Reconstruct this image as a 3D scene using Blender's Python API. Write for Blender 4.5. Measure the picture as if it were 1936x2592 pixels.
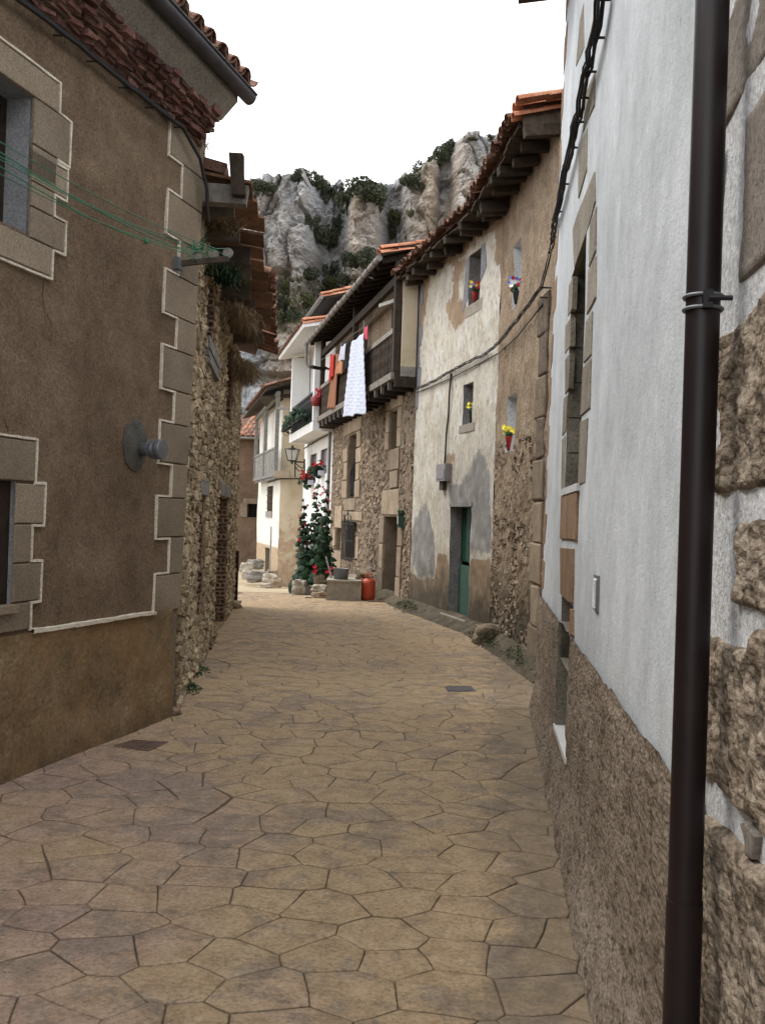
import bpy, bmesh, math, random
from mathutils import Vector, Matrix, noise
random.seed(7)
for o in list(bpy.data.objects): bpy.data.objects.remove(o)
SC = bpy.context.scene
COL = SC.collection
# ------------------------------------------------------------------ camera, sky, sun, exposure
CAM_H, F_PX, ROLL, PITCH = 1.8, 2437.5, 0.033, 0.0058
FWD = Vector((0, math.cos(PITCH), math.sin(PITCH)))
UP = Vector((0, -math.sin(PITCH), math.cos(PITCH)))
RX = Vector((math.cos(ROLL), 0, 0)) + UP * math.sin(ROLL)
RY = Vector((-math.sin(ROLL), 0, 0)) + UP * math.cos(ROLL)
cd = bpy.data.cameras.new('camera'); cam = bpy.data.objects.new('camera', cd); COL.objects.link(cam)
cd.sensor_fit = 'VERTICAL'; cd.sensor_height = 36; cd.lens = 36 * F_PX / 2592
cd.clip_start = 0.05; cd.clip_end = 2000
cam.matrix_world = Matrix(((RX.x, RY.x, -FWD.x, 0), (RX.y, RY.y, -FWD.y, 0), (RX.z, RY.z, -FWD.z, CAM_H), (0, 0, 0, 1)))
SC.camera = cam
SUN_EL, SUN_AZ = math.radians(58), math.radians(-72)      # azimuth clockwise from +Y: to the left
wd = bpy.data.worlds.new('World'); SC.world = wd; wd.use_nodes = True
wn = wd.node_tree; wn.nodes.clear()
sky = wn.nodes.new('ShaderNodeTexSky'); sky.sky_type = 'NISHITA'; sky.sun_disc = False
sky.sun_elevation = SUN_EL; sky.sun_rotation = SUN_AZ
tc = wn.nodes.new('ShaderNodeTexCoord')
mp = wn.nodes.new('ShaderNodeMapping'); mp.inputs['Scale'].default_value = (1, 1, 2.6)
cn = wn.nodes.new('ShaderNodeTexNoise'); cn.inputs['Scale'].default_value = 2.2; cn.inputs['Detail'].default_value = 5
cr = wn.nodes.new('ShaderNodeValToRGB'); cr.color_ramp.elements[0].position = .30; cr.color_ramp.elements[1].position = .52
cr.color_ramp.elements[0].color = (.62, .62, .62, 1); cr.color_ramp.elements[1].color = (.97, .97, .97, 1)
mx = wn.nodes.new('ShaderNodeMix'); mx.data_type = 'RGBA'; mx.inputs[7].default_value = (12.6, 12.7, 13.0, 1)
bg = wn.nodes.new('ShaderNodeBackground'); bg.inputs['Strength'].default_value = 0.1
wo = wn.nodes.new('ShaderNodeOutputWorld')
L = wn.links.new
L(tc.outputs['Generated'], mp.inputs[0]); L(mp.outputs[0], cn.inputs[0]); L(cn.outputs[0], cr.inputs[0])
L(cr.outputs[0], mx.inputs[0]); L(sky.outputs[0], mx.inputs[6]); L(mx.outputs[2], bg.inputs[0]); L(bg.outputs[0], wo.inputs[0])
sl = bpy.data.lights.new('sun', 'SUN'); sl.energy = 1.2; sl.angle = math.radians(22); sl.color = (1, .97, .92)
so = bpy.data.objects.new('sun', sl); COL.objects.link(so)
sd = Vector((math.sin(SUN_AZ) * math.cos(SUN_EL), math.cos(SUN_AZ) * math.cos(SUN_EL), math.sin(SUN_EL)))
so.rotation_euler = sd.to_track_quat('Z', 'Y').to_euler(); so.location = sd * 60
SC.view_settings.view_transform = 'Standard'; SC.view_settings.look = 'None'
SC.view_settings.exposure = 1.05; SC.view_settings.gamma = 1; SC.view_settings.use_curve_mapping = False

# ------------------------------------------------------------------ helpers: pixels to places
def ray(px, py): return (RX * (px - 968) + RY * (1296 - py) + FWD * F_PX).normalized()
def gpt(px, py, z=0):
    d = ray(px, py); return Vector((0, 0, CAM_H)) + d * ((z - CAM_H) / d.z)
def apt(px, py, Y):
    d = ray(px, py); return Vector((0, 0, CAM_H)) + d * (Y / d.y)
class Wall:
    def __init__(s, a, b, flip=False):
        s.a = Vector((a[0], a[1], 0)); s.b = Vector((b[0], b[1], 0)); v = s.b - s.a; s.L = v.length; s.t = v / s.L
        n = Vector((s.t.y, -s.t.x, 0))
        if n.dot(-s.a) < 0: n = -n
        s.n = -n if flip else n
    def P(s, u, z, d=0): return s.a + s.t * u + s.n * d + Vector((0, 0, z))
    def uz(s, px, py, d=0):
        r = ray(px, py); k = (d + s.a.dot(s.n)) / r.dot(s.n); p = r * k - s.a
        return (p.dot(s.t), CAM_H + r.z * k)
    def ord(s): return 1 if s.t.cross(Vector((0, 0, 1))).dot(s.n) > 0 else -1
# ------------------------------------------------------------------ helpers: meshes and objects
LOC = {}
def mesh(name, V, F, mats, smooth=False, mi=None, attrs=None):
    me = bpy.data.meshes.new(name); me.from_pydata([tuple(v) for v in V], [], F)
    for m in (mats if isinstance(mats, (list, tuple)) else [mats]): me.materials.append(m)
    if mi: me.polygons.foreach_set('material_index', mi)
    if smooth: me.polygons.foreach_set('use_smooth', [True] * len(me.polygons))
    for k, vals in (attrs or {}).items():
        a = me.attributes.new(k, 'FLOAT', 'POINT'); a.data.foreach_set('value', vals)
    me.update(); return me
def link(name, me, parent=None, loc=(0, 0, 0)):
    o = bpy.data.objects.new(name, me); COL.objects.link(o)
    loc = Vector(loc)
    if parent is not None:
        o.parent = parent; o.location = loc - LOC[parent.name]
    else: o.location = loc
    LOC[o.name] = loc; return o
def tag(o, label=None, cat=None, group=None, kind=None):
    if label: o['label'] = label
    if cat: o['category'] = cat
    if group: o['group'] = group
    if kind: o['kind'] = kind
    return o
def mk(name, V, F, mats, parent=None, smooth=False, mi=None, attrs=None, tint=None, origin=None, kind=None):
    if origin is None:
        origin = sum((Vector(v) for v in V), Vector()) / max(1, len(V))
    origin = Vector(origin)
    if tint is not None:
        attrs = dict(attrs or {}); attrs['tint'] = tint if isinstance(tint, list) else [tint] * len(V)
    me = mesh(name, [Vector(v) - origin for v in V], F, mats, smooth, mi, attrs)
    o = link(name, me, parent, origin)
    if kind: o['kind'] = kind
    return o
def root(name, loc, label, cat, group=None):
    o = bpy.data.objects.new(name, None); COL.objects.link(o); o.location = loc; o.empty_display_size = .2
    LOC[o.name] = Vector(loc); return tag(o, label, cat, group)
def put(name, me, parent, M):          # shared mesh placed by a world matrix
    o = bpy.data.objects.new(name, me); COL.objects.link(o)
    if parent is not None:
        o.parent = parent; M = Matrix.Translation(-LOC[parent.name]) @ M
    o.matrix_basis = M; LOC[o.name] = (M.translation + (LOC[parent.name] if parent is not None else Vector())); return o
def frame(x, y, z, p):                 # matrix from axes
    return Matrix(((x.x, y.x, z.x, p.x), (x.y, y.y, z.y, p.y), (x.z, y.z, z.z, p.z), (0, 0, 0, 1)))
class MB:
    def __init__(s): s.V = []; s.F = []; s.M = []; s.T = []
    def add(s, V, F, m=0, t=0.0):
        k = len(s.V); s.V += [Vector(v) for v in V]; s.T += [t] * len(V)
        s.F += [tuple(i + k for i in f) for f in F]; s.M += [m] * len(F)
    def box(s, c, x, y, z, m=0, t=0.0):            # half-extent vectors
        c, x, y, z = Vector(c), Vector(x), Vector(y), Vector(z)
        if x.cross(y).dot(z) < 0: x = -x
        V = [c + x * i + y * j + z * k for k in (-1, 1) for j in (-1, 1) for i in (-1, 1)]
        s.add(V, [(0, 2, 3, 1), (4, 5, 7, 6), (0, 1, 5, 4), (2, 6, 7, 3), (0, 4, 6, 2), (1, 3, 7, 5)], m, t)
    def beam(s, a, b, w, h, m=0, t=0.0, up=Vector((0, 0, 1))):
        a, b = Vector(a), Vector(b); d = (b - a); l = d.length; d = d / l
        x = d.cross(up)
        if x.length < .01: x = d.cross(Vector((1, 0, 0)))
        x.normalize(); y = x.cross(d)
        s.box((a + b) / 2, d * l / 2, x * w / 2, y * h / 2, m, t)
    def tube(s, pts, r, seg=8, m=0, cap=True, t=0.0):
        pts = [Vector(p) for p in pts]; V = []; F = []
        rr = r if isinstance(r, (list, tuple)) else [r] * len(pts)
        prev = None
        for i, p in enumerate(pts):
            d = (pts[min(i + 1, len(pts) - 1)] - pts[max(i - 1, 0)]).normalized()
            if prev is None:
                x = d.cross(Vector((0, 0, 1)))
                if x.length < .05: x = d.cross(Vector((1, 0, 0)))
            else: x = prev - d * prev.dot(d)
            x.normalize(); prev = x; y = d.cross(x)
            for k in range(seg):
                a = 2 * math.pi * k / seg; V.append(p + (x * math.cos(a) + y * math.sin(a)) * rr[i])
        for i in range(len(pts) - 1):
            for k in range(seg):
                k2 = (k + 1) % seg; F.append((i * seg + k, i * seg + k2, (i + 1) * seg + k2, (i + 1) * seg + k))
        if cap:
            k = len(V); V += V[:seg] + V[(len(pts) - 1) * seg:len(pts) * seg]
            F.append(tuple(reversed(range(k, k + seg)))); F.append(tuple(range(k + seg, k + 2 * seg)))
        s.add(V, F, m, t)
    def lathe(s, prof, c, seg=20, m=0, ax=None, t=0.0):
        c = Vector(c); z = Vector(ax).normalized() if ax is not None else Vector((0, 0, 1))
        x = z.orthogonal().normalized(); y = z.cross(x); V = []; F = []
        for r, h in prof:
            for k in range(seg):
                a = 2 * math.pi * k / seg; V.append(c + z * h + (x * math.cos(a) + y * math.sin(a)) * r)
        for i in range(len(prof) - 1):
            for k in range(seg):
                k2 = (k + 1) % seg; F.append((i * seg + k, i * seg + k2, (i + 1) * seg + k2, (i + 1) * seg + k))
        if prof[0][0] > 0: F.append(tuple(reversed(range(seg))))
        if prof[-1][0] > 0: F.append(tuple(range((len(prof) - 1) * seg, len(prof) * seg)))
        s.add(V, F, m, t)
    def mk(s, name, mats, parent=None, smooth=False, origin=None, kind=None, tint=None):
        return mk(name, s.V, s.F, mats, parent, smooth, s.M if isinstance(mats, (list, tuple)) else None, None, s.T if tint is None else tint, origin, kind)
def area(p): return sum(p[i][0] * p[(i + 1) % len(p)][1] - p[(i + 1) % len(p)][0] * p[i][1] for i in range(len(p))) / 2
def ccw(p): return list(p) if area(p) > 0 else list(reversed(p))
def inset(p, d):                       # convex-ish polygon pulled in by d
    p = ccw(p); n = len(p); out = []
    for i in range(n):
        a, b, c = p[i - 1], p[i], p[(i + 1) % n]
        e1 = (b[0] - a[0], b[1] - a[1]); e2 = (c[0] - b[0], c[1] - b[1])
        l1 = math.hypot(*e1) or 1e-6; l2 = math.hypot(*e2) or 1e-6
        n1 = (-e1[1] / l1, e1[0] / l1); n2 = (-e2[1] / l2, e2[0] / l2)
        k = 1 + n1[0] * n2[0] + n1[1] * n2[1]; k = max(k, .35)
        out.append((b[0] + (n1[0] + n2[0]) / k * d, b[1] + (n1[1] + n2[1]) / k * d))
    return out
def shrink(p, f):
    cx = sum(q[0] for q in p) / len(p); cy = sum(q[1] for q in p) / len(p)
    return [(cx + (q[0] - cx) * f, cy + (q[1] - cy) * f) for q in p]
def inpoly(x, y, P):
    c = False; j = len(P) - 1
    for i in range(len(P)):
        if (P[i][1] > y) != (P[j][1] > y) and x < (P[j][0] - P[i][0]) * (y - P[i][1]) / (P[j][1] - P[i][1]) + P[i][0]: c = not c
        j = i
    return c
def voronoi(u0, u1, z0, z1, su, sz, jit, rnd):      # cells of a jittered staggered grid
    nu = int(math.ceil((u1 - u0) / su)) + 4; nz = int(math.ceil((z1 - z0) / sz)) + 4
    S = {}
    for j in range(nz):
        for i in range(nu):
            S[i, j] = (u0 + (i - 2 + .5 * (j % 2) + rnd.uniform(-jit, jit)) * su, z0 + (j - 2 + .5 + rnd.uniform(-jit, jit)) * sz)
    out = []; k = su / sz
    for j in range(1, nz - 1):
        for i in range(1, nu - 1):
            sx, sy = S[i, j][0], S[i, j][1] * k
            P = [(sx - 2 * su, sy - 2 * su), (sx + 2 * su, sy - 2 * su), (sx + 2 * su, sy + 2 * su), (sx - 2 * su, sy + 2 * su)]
            for dj in (-2, -1, 0, 1, 2):
                for di in (-2, -1, 0, 1, 2):
                    q = S.get((i + di, j + dj))
                    if not (di or dj) or q is None: continue
                    qx, qy = q[0], q[1] * k; mx_, my_ = (sx + qx) / 2, (sy + qy) / 2; nx, ny = qx - sx, qy - sy
                    R = []; 
                    for a in range(len(P)):
                        A, B = P[a], P[(a + 1) % len(P)]
                        da = (A[0] - mx_) * nx + (A[1] - my_) * ny; db = (B[0] - mx_) * nx + (B[1] - my_) * ny
                        if da <= 0: R.append(A)
                        if da * db < 0:
                            f = da / (da - db); R.append((A[0] + (B[0] - A[0]) * f, A[1] + (B[1] - A[1]) * f))
                    P = R
                    if len(P) < 3: break
                if len(P) < 3: break
            if len(P) >= 3:
                Q = []
                for a in range(len(P)):           # drop tiny edges
                    if math.hypot(P[a][0] - P[a - 1][0], P[a][1] - P[a - 1][1]) > su * .06: Q.append((P[a][0], P[a][1] / k))
                if len(Q) >= 3: out.append(((sx, sy / k), Q))
    return out
# ------------------------------------------------------------------ helpers: walls
def lines(a, b, br, step):
    s = sorted(set([a, b] + [round(x, 4) for x in br if a < x < b])); out = []
    for p, q in zip(s, s[1:]):
        n = max(1, int(round((q - p) / step))); out += [p + (q - p) * i / n for i in range(n)]
    return out + [s[-1]]
def facade(name, w, parent, mats, u0, u1, z0, z1, holes=(), step=.3, disp=None, d=0.0, attrs=None, shear=None, rd=.25, smooth=False, keep=None):
    """wall face with openings (ua,ub,za,zb[,depth]); mats[0] face, mats[1] reveal"""
    us = lines(u0, u1, [h[0] for h in holes] + [h[1] for h in holes], step); zs = lines(z0, z1, [h[2] for h in holes] + [h[3] for h in holes], step)
    V = []; F = []; M = []; idx = {}; UZ = []; o = w.ord()
    def vtx(i, j):
        if (i, j) not in idx:
            u, z = us[i], zs[j]; dd = d + (disp(u, z) if disp else 0)
            uu = shear(u, z) if shear else u
            idx[i, j] = len(V); V.append(w.P(uu, z, dd)); UZ.append((u, z))
        return idx[i, j]
    def quad(a, b, c, e, m): F.append((a, b, c, e) if o > 0 else (e, c, b, a)); M.append(m)
    for i in range(len(us) - 1):
        for j in range(len(zs) - 1):
            cu, cz = (us[i] + us[i + 1]) / 2, (zs[j] + zs[j + 1]) / 2
            if any(h[0] < cu < h[1] and h[2] < cz < h[3] for h in holes): continue
            if keep and not keep(cu, cz): continue
            quad(vtx(i, j), vtx(i + 1, j), vtx(i + 1, j + 1), vtx(i, j + 1), 0)
    fi = lambda L_, x: min(range(len(L_)), key=lambda k: abs(L_[k] - x))
    for h in holes:
        dep = h[4] if len(h) > 4 else rd
        i0, i1, j0, j1 = fi(us, h[0]), fi(us, h[1]), fi(zs, h[2]), fi(zs, h[3])
        ring = [(i, j0) for i in range(i0, i1)] + [(i1, j) for j in range(j0, j1)] + [(i, j1) for i in range(i1, i0, -1)] + [(i0, j) for j in range(j1, j0, -1)]
        fr = []; bk = []
        for i, j in ring:
            k = vtx(i, j); fr.append(len(V)); V.append(V[k].copy()); UZ.append((us[i], zs[j]))
            uu = shear(us[i], zs[j]) if shear else us[i]
            bk.append(len(V)); V.append(w.P(uu, zs[j], d - dep)); UZ.append((us[i], zs[j]))
        n = len(ring)
        for k in range(n): quad(fr[k], fr[(k + 1) % n], bk[(k + 1) % n], bk[k], 1)
    at = {k: [f(u, z) for u, z in UZ] for k, f in (attrs or {}).items()}
    if len(mats) < 2: M = [0] * len(M)
    return mk(name, V, F, mats, parent, smooth, M, at, origin=w.P(u0, z0, 0))
def block(name, w, pts, d0, d1, mat, parent, bev=.012, tint=0.0, jit=0, top=0, smooth=False):
    """stone with chamfered edges: polygon (u,z) standing out from depth d0 to d1"""
    p = ccw(pts)
    if w.ord() < 0: p = list(reversed(p))
    def ins(q, b): 
        r = inset(q, b); return list(reversed(r)) if w.ord() < 0 else r
    if jit: p = [(a + random.uniform(-jit, jit), b + random.uniform(-jit, jit)) for a, b in p]
    q = ins(p, bev); n = len(p)
    V = [w.P(a, b, d0) for a, b in p] + [w.P(a, b, d1 - bev * .6) for a, b in p] + [w.P(a, b, d1 + (random.uniform(-top, top) if top else 0)) for a, b in q]
    F = []
    for r in (0, n):
        for i in range(n): F.append((r + i, r + (i + 1) % n, r + n + (i + 1) % n, r + n + i))
    F.append(tuple(range(2 * n, 3 * n)))
    return mk(name, V, F, mat, parent, smooth, tint=tint)
def pxp(w, pts, d=0): return [w.uz(x, y, d) for x, y in pts]
def rect(a, b, c, e): return [(a, c), (b, c), (b, e), (a, e)]
def slab_box(name, w, u0, u1, z0, z1, d0, d1, mat, parent, tint=0.0):
    m = MB(); m.box(w.P((u0 + u1) / 2, (z0 + z1) / 2, (d0 + d1) / 2), w.t * (u1 - u0) / 2, w.n * (d1 - d0) / 2, Vector((0, 0, (z1 - z0) / 2)))
    return m.mk(name, mat, parent, tint=tint)
def pillow(w, cell, h, gap, rnd, jm=1.0):      # rounded stone from a voronoi cell
    p = inset(cell, gap * rnd.uniform(.6, 1.5))
    if area(p) <= 0.0004: return None
    if w.ord() < 0: p = list(reversed(p))
    n = len(p); hh = h * rnd.uniform(.45, 1.25)
    tilt = (rnd.uniform(-.12, .12), rnd.uniform(-.15, .15)); c = (sum(a for a, b in p) / n, sum(b for a, b in p) / n)
    V = [w.P(a, b, -.03) for a, b in p]
    for f, hf, jt in ((.95, .55, .008), (.70, .95, .020)):
        for a, b in shrink(p, f):
            V.append(w.P(a + rnd.uniform(-jt, jt) * .7, b + rnd.uniform(-jt, jt) * .7, hh * hf + (a - c[0]) * tilt[0] + (b - c[1]) * tilt[1] + rnd.uniform(-jt, jt)))
    V.append(w.P(c[0], c[1], hh)); F = []
    for r in (0, n):
        for i in range(n): F.append((r + i, r + (i + 1) % n, r + n + (i + 1) % n, r + n + i))
    for i in range(n): F.append((2 * n + i, 2 * n + (i + 1) % n, 3 * n))
    return V, F
def rubble(w, parent, mat, u0, u1, z0, z1, su, sz, h, gap, ok, seed=1, nmax=300, name='stone', prob=1.0):
    rnd = random.Random(seed); L_ = []
    for c, cell in voronoi(u0, u1, z0, z1, su, sz, .45, rnd):
        if not ok(*c) or rnd.random() > prob: continue
        cell = [(min(max(a, u0), u1), min(max(b, z0), z1)) for a, b in cell]
        if area(ccw(cell)) < su * sz * .15: continue
        s = pillow(w, cell, h, gap, rnd)
        if s is None: continue
        q = w.P(c[0], c[1]); dv = q - Vector((0, 0, CAM_H)); dist = dv.length
        L_.append((abs(area(cell)) * abs(dv.normalized().dot(w.n)) / dist ** 2, s, rnd.random()))
    L_.sort(key=lambda x: -x[0]); rest = MB()
    for i, (_, (V, F), t) in enumerate(L_):
        if i < nmax: mk(name, V, F, mat, parent, False, tint=t)
        else: rest.add(V, F, 0, t)
    if rest.V: rest.mk(name, mat, parent, False, kind='stuff')
def shell(name, w, parent, mat, u0, u1, z0, z1, inset_d, deep):   # the other three sides, top and a dark inside
    m = MB(); m.box(w.P((u0 + u1) / 2, (z0 + z1) / 2, -(inset_d + deep) / 2), w.t * (u1 - u0) / 2, w.n * (deep - inset_d) / 2, Vector((0, 0, (z1 - z0) / 2)))
    return m.mk(name, mat, parent)
# ------------------------------------------------------------------ materials
class NB:
    def __init__(s, name):
        s.m = bpy.data.materials.new(name); s.m.use_nodes = True; s.t = s.m.node_tree; s.t.nodes.clear(); s._p = None
    def n(s, ty, **k):
        x = s.t.nodes.new(ty)
        for a, b in k.items(): setattr(x, a, b)
        return x
    def l(s, a, b): s.t.links.new(a, b)
    def set(s, sock, v):
        if hasattr(v, 'links') or isinstance(v, bpy.types.NodeSocket): s.l(v, sock)
        elif isinstance(v, (tuple, list)) and len(v) == 3 and sock.type == 'RGBA': sock.default_value = (*v, 1)
        else: sock.default_value = v
    def pos(s, sc=(1, 1, 1)):
        if s._p is None: s._p = s.n('ShaderNodeNewGeometry').outputs['Position']
        if sc == (1, 1, 1): return s._p
        m = s.n('ShaderNodeVectorMath', operation='MULTIPLY'); s.l(s._p, m.inputs[0]); m.inputs[1].default_value = sc; return m.outputs[0]
    def noise(s, scale, detail=4, rough=.55, sc=(1, 1, 1), dist=0, off=0):
        x = s.n('ShaderNodeTexNoise'); v = s.pos(sc)
        if off:
            a = s.n('ShaderNodeVectorMath', operation='ADD'); s.l(v, a.inputs[0]); a.inputs[1].default_value = (off, off * 1.7, off * .6); v = a.outputs[0]
        s.l(v, x.inputs['Vector']); x.inputs['Scale'].default_value = scale; x.inputs['Detail'].default_value = detail
        x.inputs['Roughness'].default_value = rough; x.inputs['Distortion'].default_value = dist; return x.outputs[0]
    def vor(s, scale, feature='F1', sc=(1, 1, 1), out='Distance', rnd=1.0):
        x = s.n('ShaderNodeTexVoronoi', feature=feature); s.l(s.pos(sc), x.inputs['Vector']); x.inputs['Scale'].default_value = scale
        x.inputs['Randomness'].default_value = rnd; return x.outputs[out]
    def math(s, op, a, b=0.0, clamp=False):
        x = s.n('ShaderNodeMath', operation=op, use_clamp=clamp); s.set(x.inputs[0], a); s.set(x.inputs[1], b); return x.outputs[0]
    def ramp(s, f, st):
        x = s.n('ShaderNodeValToRGB'); e = x.color_ramp.elements
        while len(e) < len(st): e.new(.5)
        for i, (p, c) in enumerate(st):
            e[i].position = p; e[i].color = (*c, 1) if isinstance(c, (tuple, list)) else (c, c, c, 1)
        s.set(x.inputs[0], f); return x.outputs[0]
    def step(s, f, a, b): return s.ramp(f, [(a, 0.0), (b, 1.0)] if a < b else [(b, 1.0), (a, 0.0)])
    def mix(s, f, a, b, mode='MIX'):
        x = s.n('ShaderNodeMix', data_type='RGBA', blend_type=mode); s.set(x.inputs[0], f); s.set(x.inputs[6], a); s.set(x.inputs[7], b); return x.outputs[2]
    def grain(s, col, g, k=1.0):
        r = s.ramp(g, [(.33, 1 - .42 * k), (.5, 1.0), (.67, 1 + .42 * k)]); return s.mix(1.0, col, r, 'MULTIPLY')
    def attr(s, name): return s.n('ShaderNodeAttribute', attribute_name=name).outputs['Fac']
    def z(s):
        x = s.n('ShaderNodeSeparateXYZ'); s.l(s.pos(), x.inputs[0]); return x.outputs[2]
    def bump(s, h, st=.5, dist=.02):
        x = s.n('ShaderNodeBump'); x.inputs['Strength'].default_value = st; x.inputs['Distance'].default_value = dist; s.set(x.inputs['Height'], h); return x.outputs[0]
    def fin(s, col, rough=.9, nrm=None, spec=.25, metal=0, trans=0, emit=None):
        b = s.n('ShaderNodeBsdfPrincipled'); o = s.n('ShaderNodeOutputMaterial'); s.set(b.inputs['Base Color'], col); s.set(b.inputs['Roughness'], rough)
        b.inputs['Specular IOR Level'].default_value = spec; b.inputs['Metallic'].default_value = metal
        if nrm is not None: s.l(nrm, b.inputs['Normal'])
        s.l(b.outputs[0], o.inputs[0]); return s.m
def stone(name, c, scale=3, bscale=40, bst=.6, bd=.01, tint=.35, sc=(1, 1, 1), spots=.5, rough=.92, spec=.2, spotcol=None, grain=.9):
    """mottled mineral: three colours by noise, a per-piece tint, dark specks, two scales of relief"""
    b = NB(name); f = b.noise(scale, 6, .62, sc, .4)
    col = b.ramp(f, [(.30, c[0]), (.5, c[1]), (.70, c[2])])
    if tint:
        t = b.math('MULTIPLY_ADD', b.attr('tint'), tint * 2); t.node.inputs[2].default_value = 1 - tint
        col = b.mix(1.0, col, b.n('ShaderNodeCombineColor').outputs[0], 'MULTIPLY')
        cc = col.node.inputs[7].links[0].from_node
        for i in range(3): b.l(t, cc.inputs[i])
    g = b.noise(bscale, 6, .75, sc)
    if grain: col = b.grain(col, g, grain)
    if spots: col = b.mix(b.math('MULTIPLY', b.step(g, .44, .34), spots), col, spotcol or tuple(x * .35 for x in c[0]))
    h = b.math('MULTIPLY_ADD', b.noise(bscale * .25, 4, .6, sc), 1.5); b.l(g, h.node.inputs[2])
    return b.fin(col, rough, b.bump(h, bst, bd), spec)
def plain(name, c, rough=.6, spec=.4, metal=0, var=.15, scale=8, bst=0, bscale=60, tint=0):
    b = NB(name); f = b.noise(scale, 5, .6)
    col = b.ramp(f, [(.3, tuple(x * (1 - var) for x in c)), (.7, tuple(min(1, x * (1 + var)) for x in c))])
    if tint:
        t = b.math('MULTIPLY_ADD', b.attr('tint'), tint * 2); t.node.inputs[2].default_value = 1 - tint
        x = b.n('ShaderNodeCombineColor')
        for i in range(3): b.l(t, x.inputs[i])
        col = b.mix(1.0, col, x.outputs[0], 'MULTIPLY')
    return b.fin(col, rough, b.bump(b.noise(bscale, 4), bst, .01) if bst else None, spec, metal)
def wood(name, c, sc=(1, 1, 1), rough=.85):
    b = NB(name); f = b.noise(9, 6, .7, sc, .8); g = b.noise(45, 4, .7, sc)
    col = b.ramp(f, [(.28, tuple(x * .5 for x in c)), (.5, c), (.72, tuple(x * 1.45 for x in c))])
    t = b.math('MULTIPLY_ADD', b.attr('tint'), .7); t.node.inputs[2].default_value = .65
    x = b.n('ShaderNodeCombineColor')
    for i in range(3): b.l(t, x.inputs[i])
    col = b.mix(1.0, col, x.outputs[0], 'MULTIPLY')
    return b.fin(col, rough, b.bump(g, .5, .01), .15)
MT = {}
# rough brown render of the left house: two tones, pale scuffs, hair-fine cracks
b = NB('brown_render'); f = b.noise(1.3, 5, .6, dist=.5); g = b.noise(90, 4, .75)
col = b.ramp(f, [(.3, (.145, .100, .065)), (.52, (.200, .143, .095)), (.72, (.25, .186, .128))]); col = b.grain(col, b.noise(48, 6, .8), 1.1); col = b.grain(col, b.noise(5, 6, .75, off=17), .45)
col = b.mix(b.math('MULTIPLY', b.step(g, .47, .36), .55), col, (.055, .036, .022))
col = b.mix(b.math('MULTIPLY', b.step(b.noise(2.1, 6, .7, off=9), .60, .72), .35), col, (.25, .185, .125))
cr_ = b.vor(.55, 'DISTANCE_TO_EDGE'); 
MT['render'] = b.fin(col, .95, b.bump(b.math('ADD', g, b.noise(35, 4, .7)), .75, .016), .12)
# its stained footing
b = NB('stained_footing'); f = b.noise(1.6, 6, .65, dist=.8); f2 = b.noise(.8, 4, .6, off=4); g = b.noise(55, 5, .7)
col = b.ramp(f, [(.30, (.140, .098, .056)), (.5, (.215, .148, .083)), (.68, (.26, .192, .118))]); col = b.grain(col, b.noise(30, 6, .8), .9); col = b.grain(col, b.noise(4, 6, .75, off=17), .5)
col = b.mix(b.math('MULTIPLY', b.step(f2, .44, .62), .75), col, (.245, .140, .062))
col = b.mix(b.math('MULTIPLY', b.step(b.math('ADD', b.math('MULTIPLY', b.z(), -1.3), b.noise(3, 6, .7, off=2)), .34, .66), .65), col, (.055, .046, .036))
col = b.mix(b.math('MULTIPLY', b.step(g, .44, .34), .5), col, (.05, .04, .03))
MT['footing'] = b.fin(col, .93, b.bump(b.math('ADD', g, b.math('MULTIPLY', b.noise(7, 5, .6), 3)), .55, .015), .15)
MT['cream_stone'] = stone('dressed_stone', [(.185, .145, .101), (.23, .184, .132), (.27, .221, .164)], 1.6, 70, .25, .006, .16, spots=.25)
MT['white_line'] = stone('white_pointing', [(.50, .44, .35), (.62, .56, .46), (.70, .64, .54)], 6, 60, .4, .006, 0, spots=.15)
MT['reveal_grey'] = stone('grey_reveal', [(.19, .195, .205), (.23, .235, .245), (.27, .275, .285)], 4, 60, .3, .005, 0, spots=.1)
MT['dark'] = plain('dark_interior', (.012, .011, .010), .9, .1)
MT['glass'] = plain('dark_glass', (.015, .017, .020), .08, .5, var=.1)
MT['wood_dark'] = wood('dark_timber', (.035, .026, .020), (1, 1, 1))
MT['wood_old'] = wood('weathered_timber', (.095, .075, .058))
MT['wood_grey'] = wood('grey_timber', (.22, .215, .20))
MT['wood_shutter'] = wood('dark_brown_boards', (.030, .019, .014))
MT['baluster_wood'] = wood('baluster_timber', (.062, .047, .036))
MT['wood_eave'] = wood('dark_eave_timber', (.052, .040, .030))
MT['wood_pale'] = wood('bleached_timber', (.17, .155, .135))
MT['eave_wood'] = wood('red_brown_boards', (.175, .098, .058))
MT['cornice_mortar'] = stone('pinkish_cornice_mortar', [(.12, .075, .055), (.17, .115, .085), (.22, .16, .12)], 7, 40, .7, .012, 0, spots=.4)
MT['wood_brown'] = wood('brown_timber', (.13, .075, .045))
MT['tile_old'] = stone('old_clay_tile', [(.098, .056, .040), (.160, .085, .057), (.235, .138, .096)], 5, 45, .5, .006, .4, spots=.5)
MT['tile_new'] = stone('orange_clay_tile', [(.29, .115, .062), (.39, .165, .092), (.46, .24, .15)], 5, 45, .3, .004, .25, spots=.25)
MT['tile_red'] = stone('dark_red_cornice_tile', [(.095, .046, .040), (.140, .068, .056), (.19, .11, .09)], 6, 35, .7, .01, .45, spots=.5)
MT['mortar'] = stone('ochre_mortar', [(.19, .130, .070), (.27, .195, .110), (.33, .25, .15)], 5, 45, .8, .02, 0)
MT['rubble_ochre'] = stone('ochre_rubble', [(.20, .150, .092), (.325, .258, .168), (.41, .345, .248)], 7, 40, .8, .018, .42, spots=.55, spotcol=(.075, .05, .03))
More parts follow.
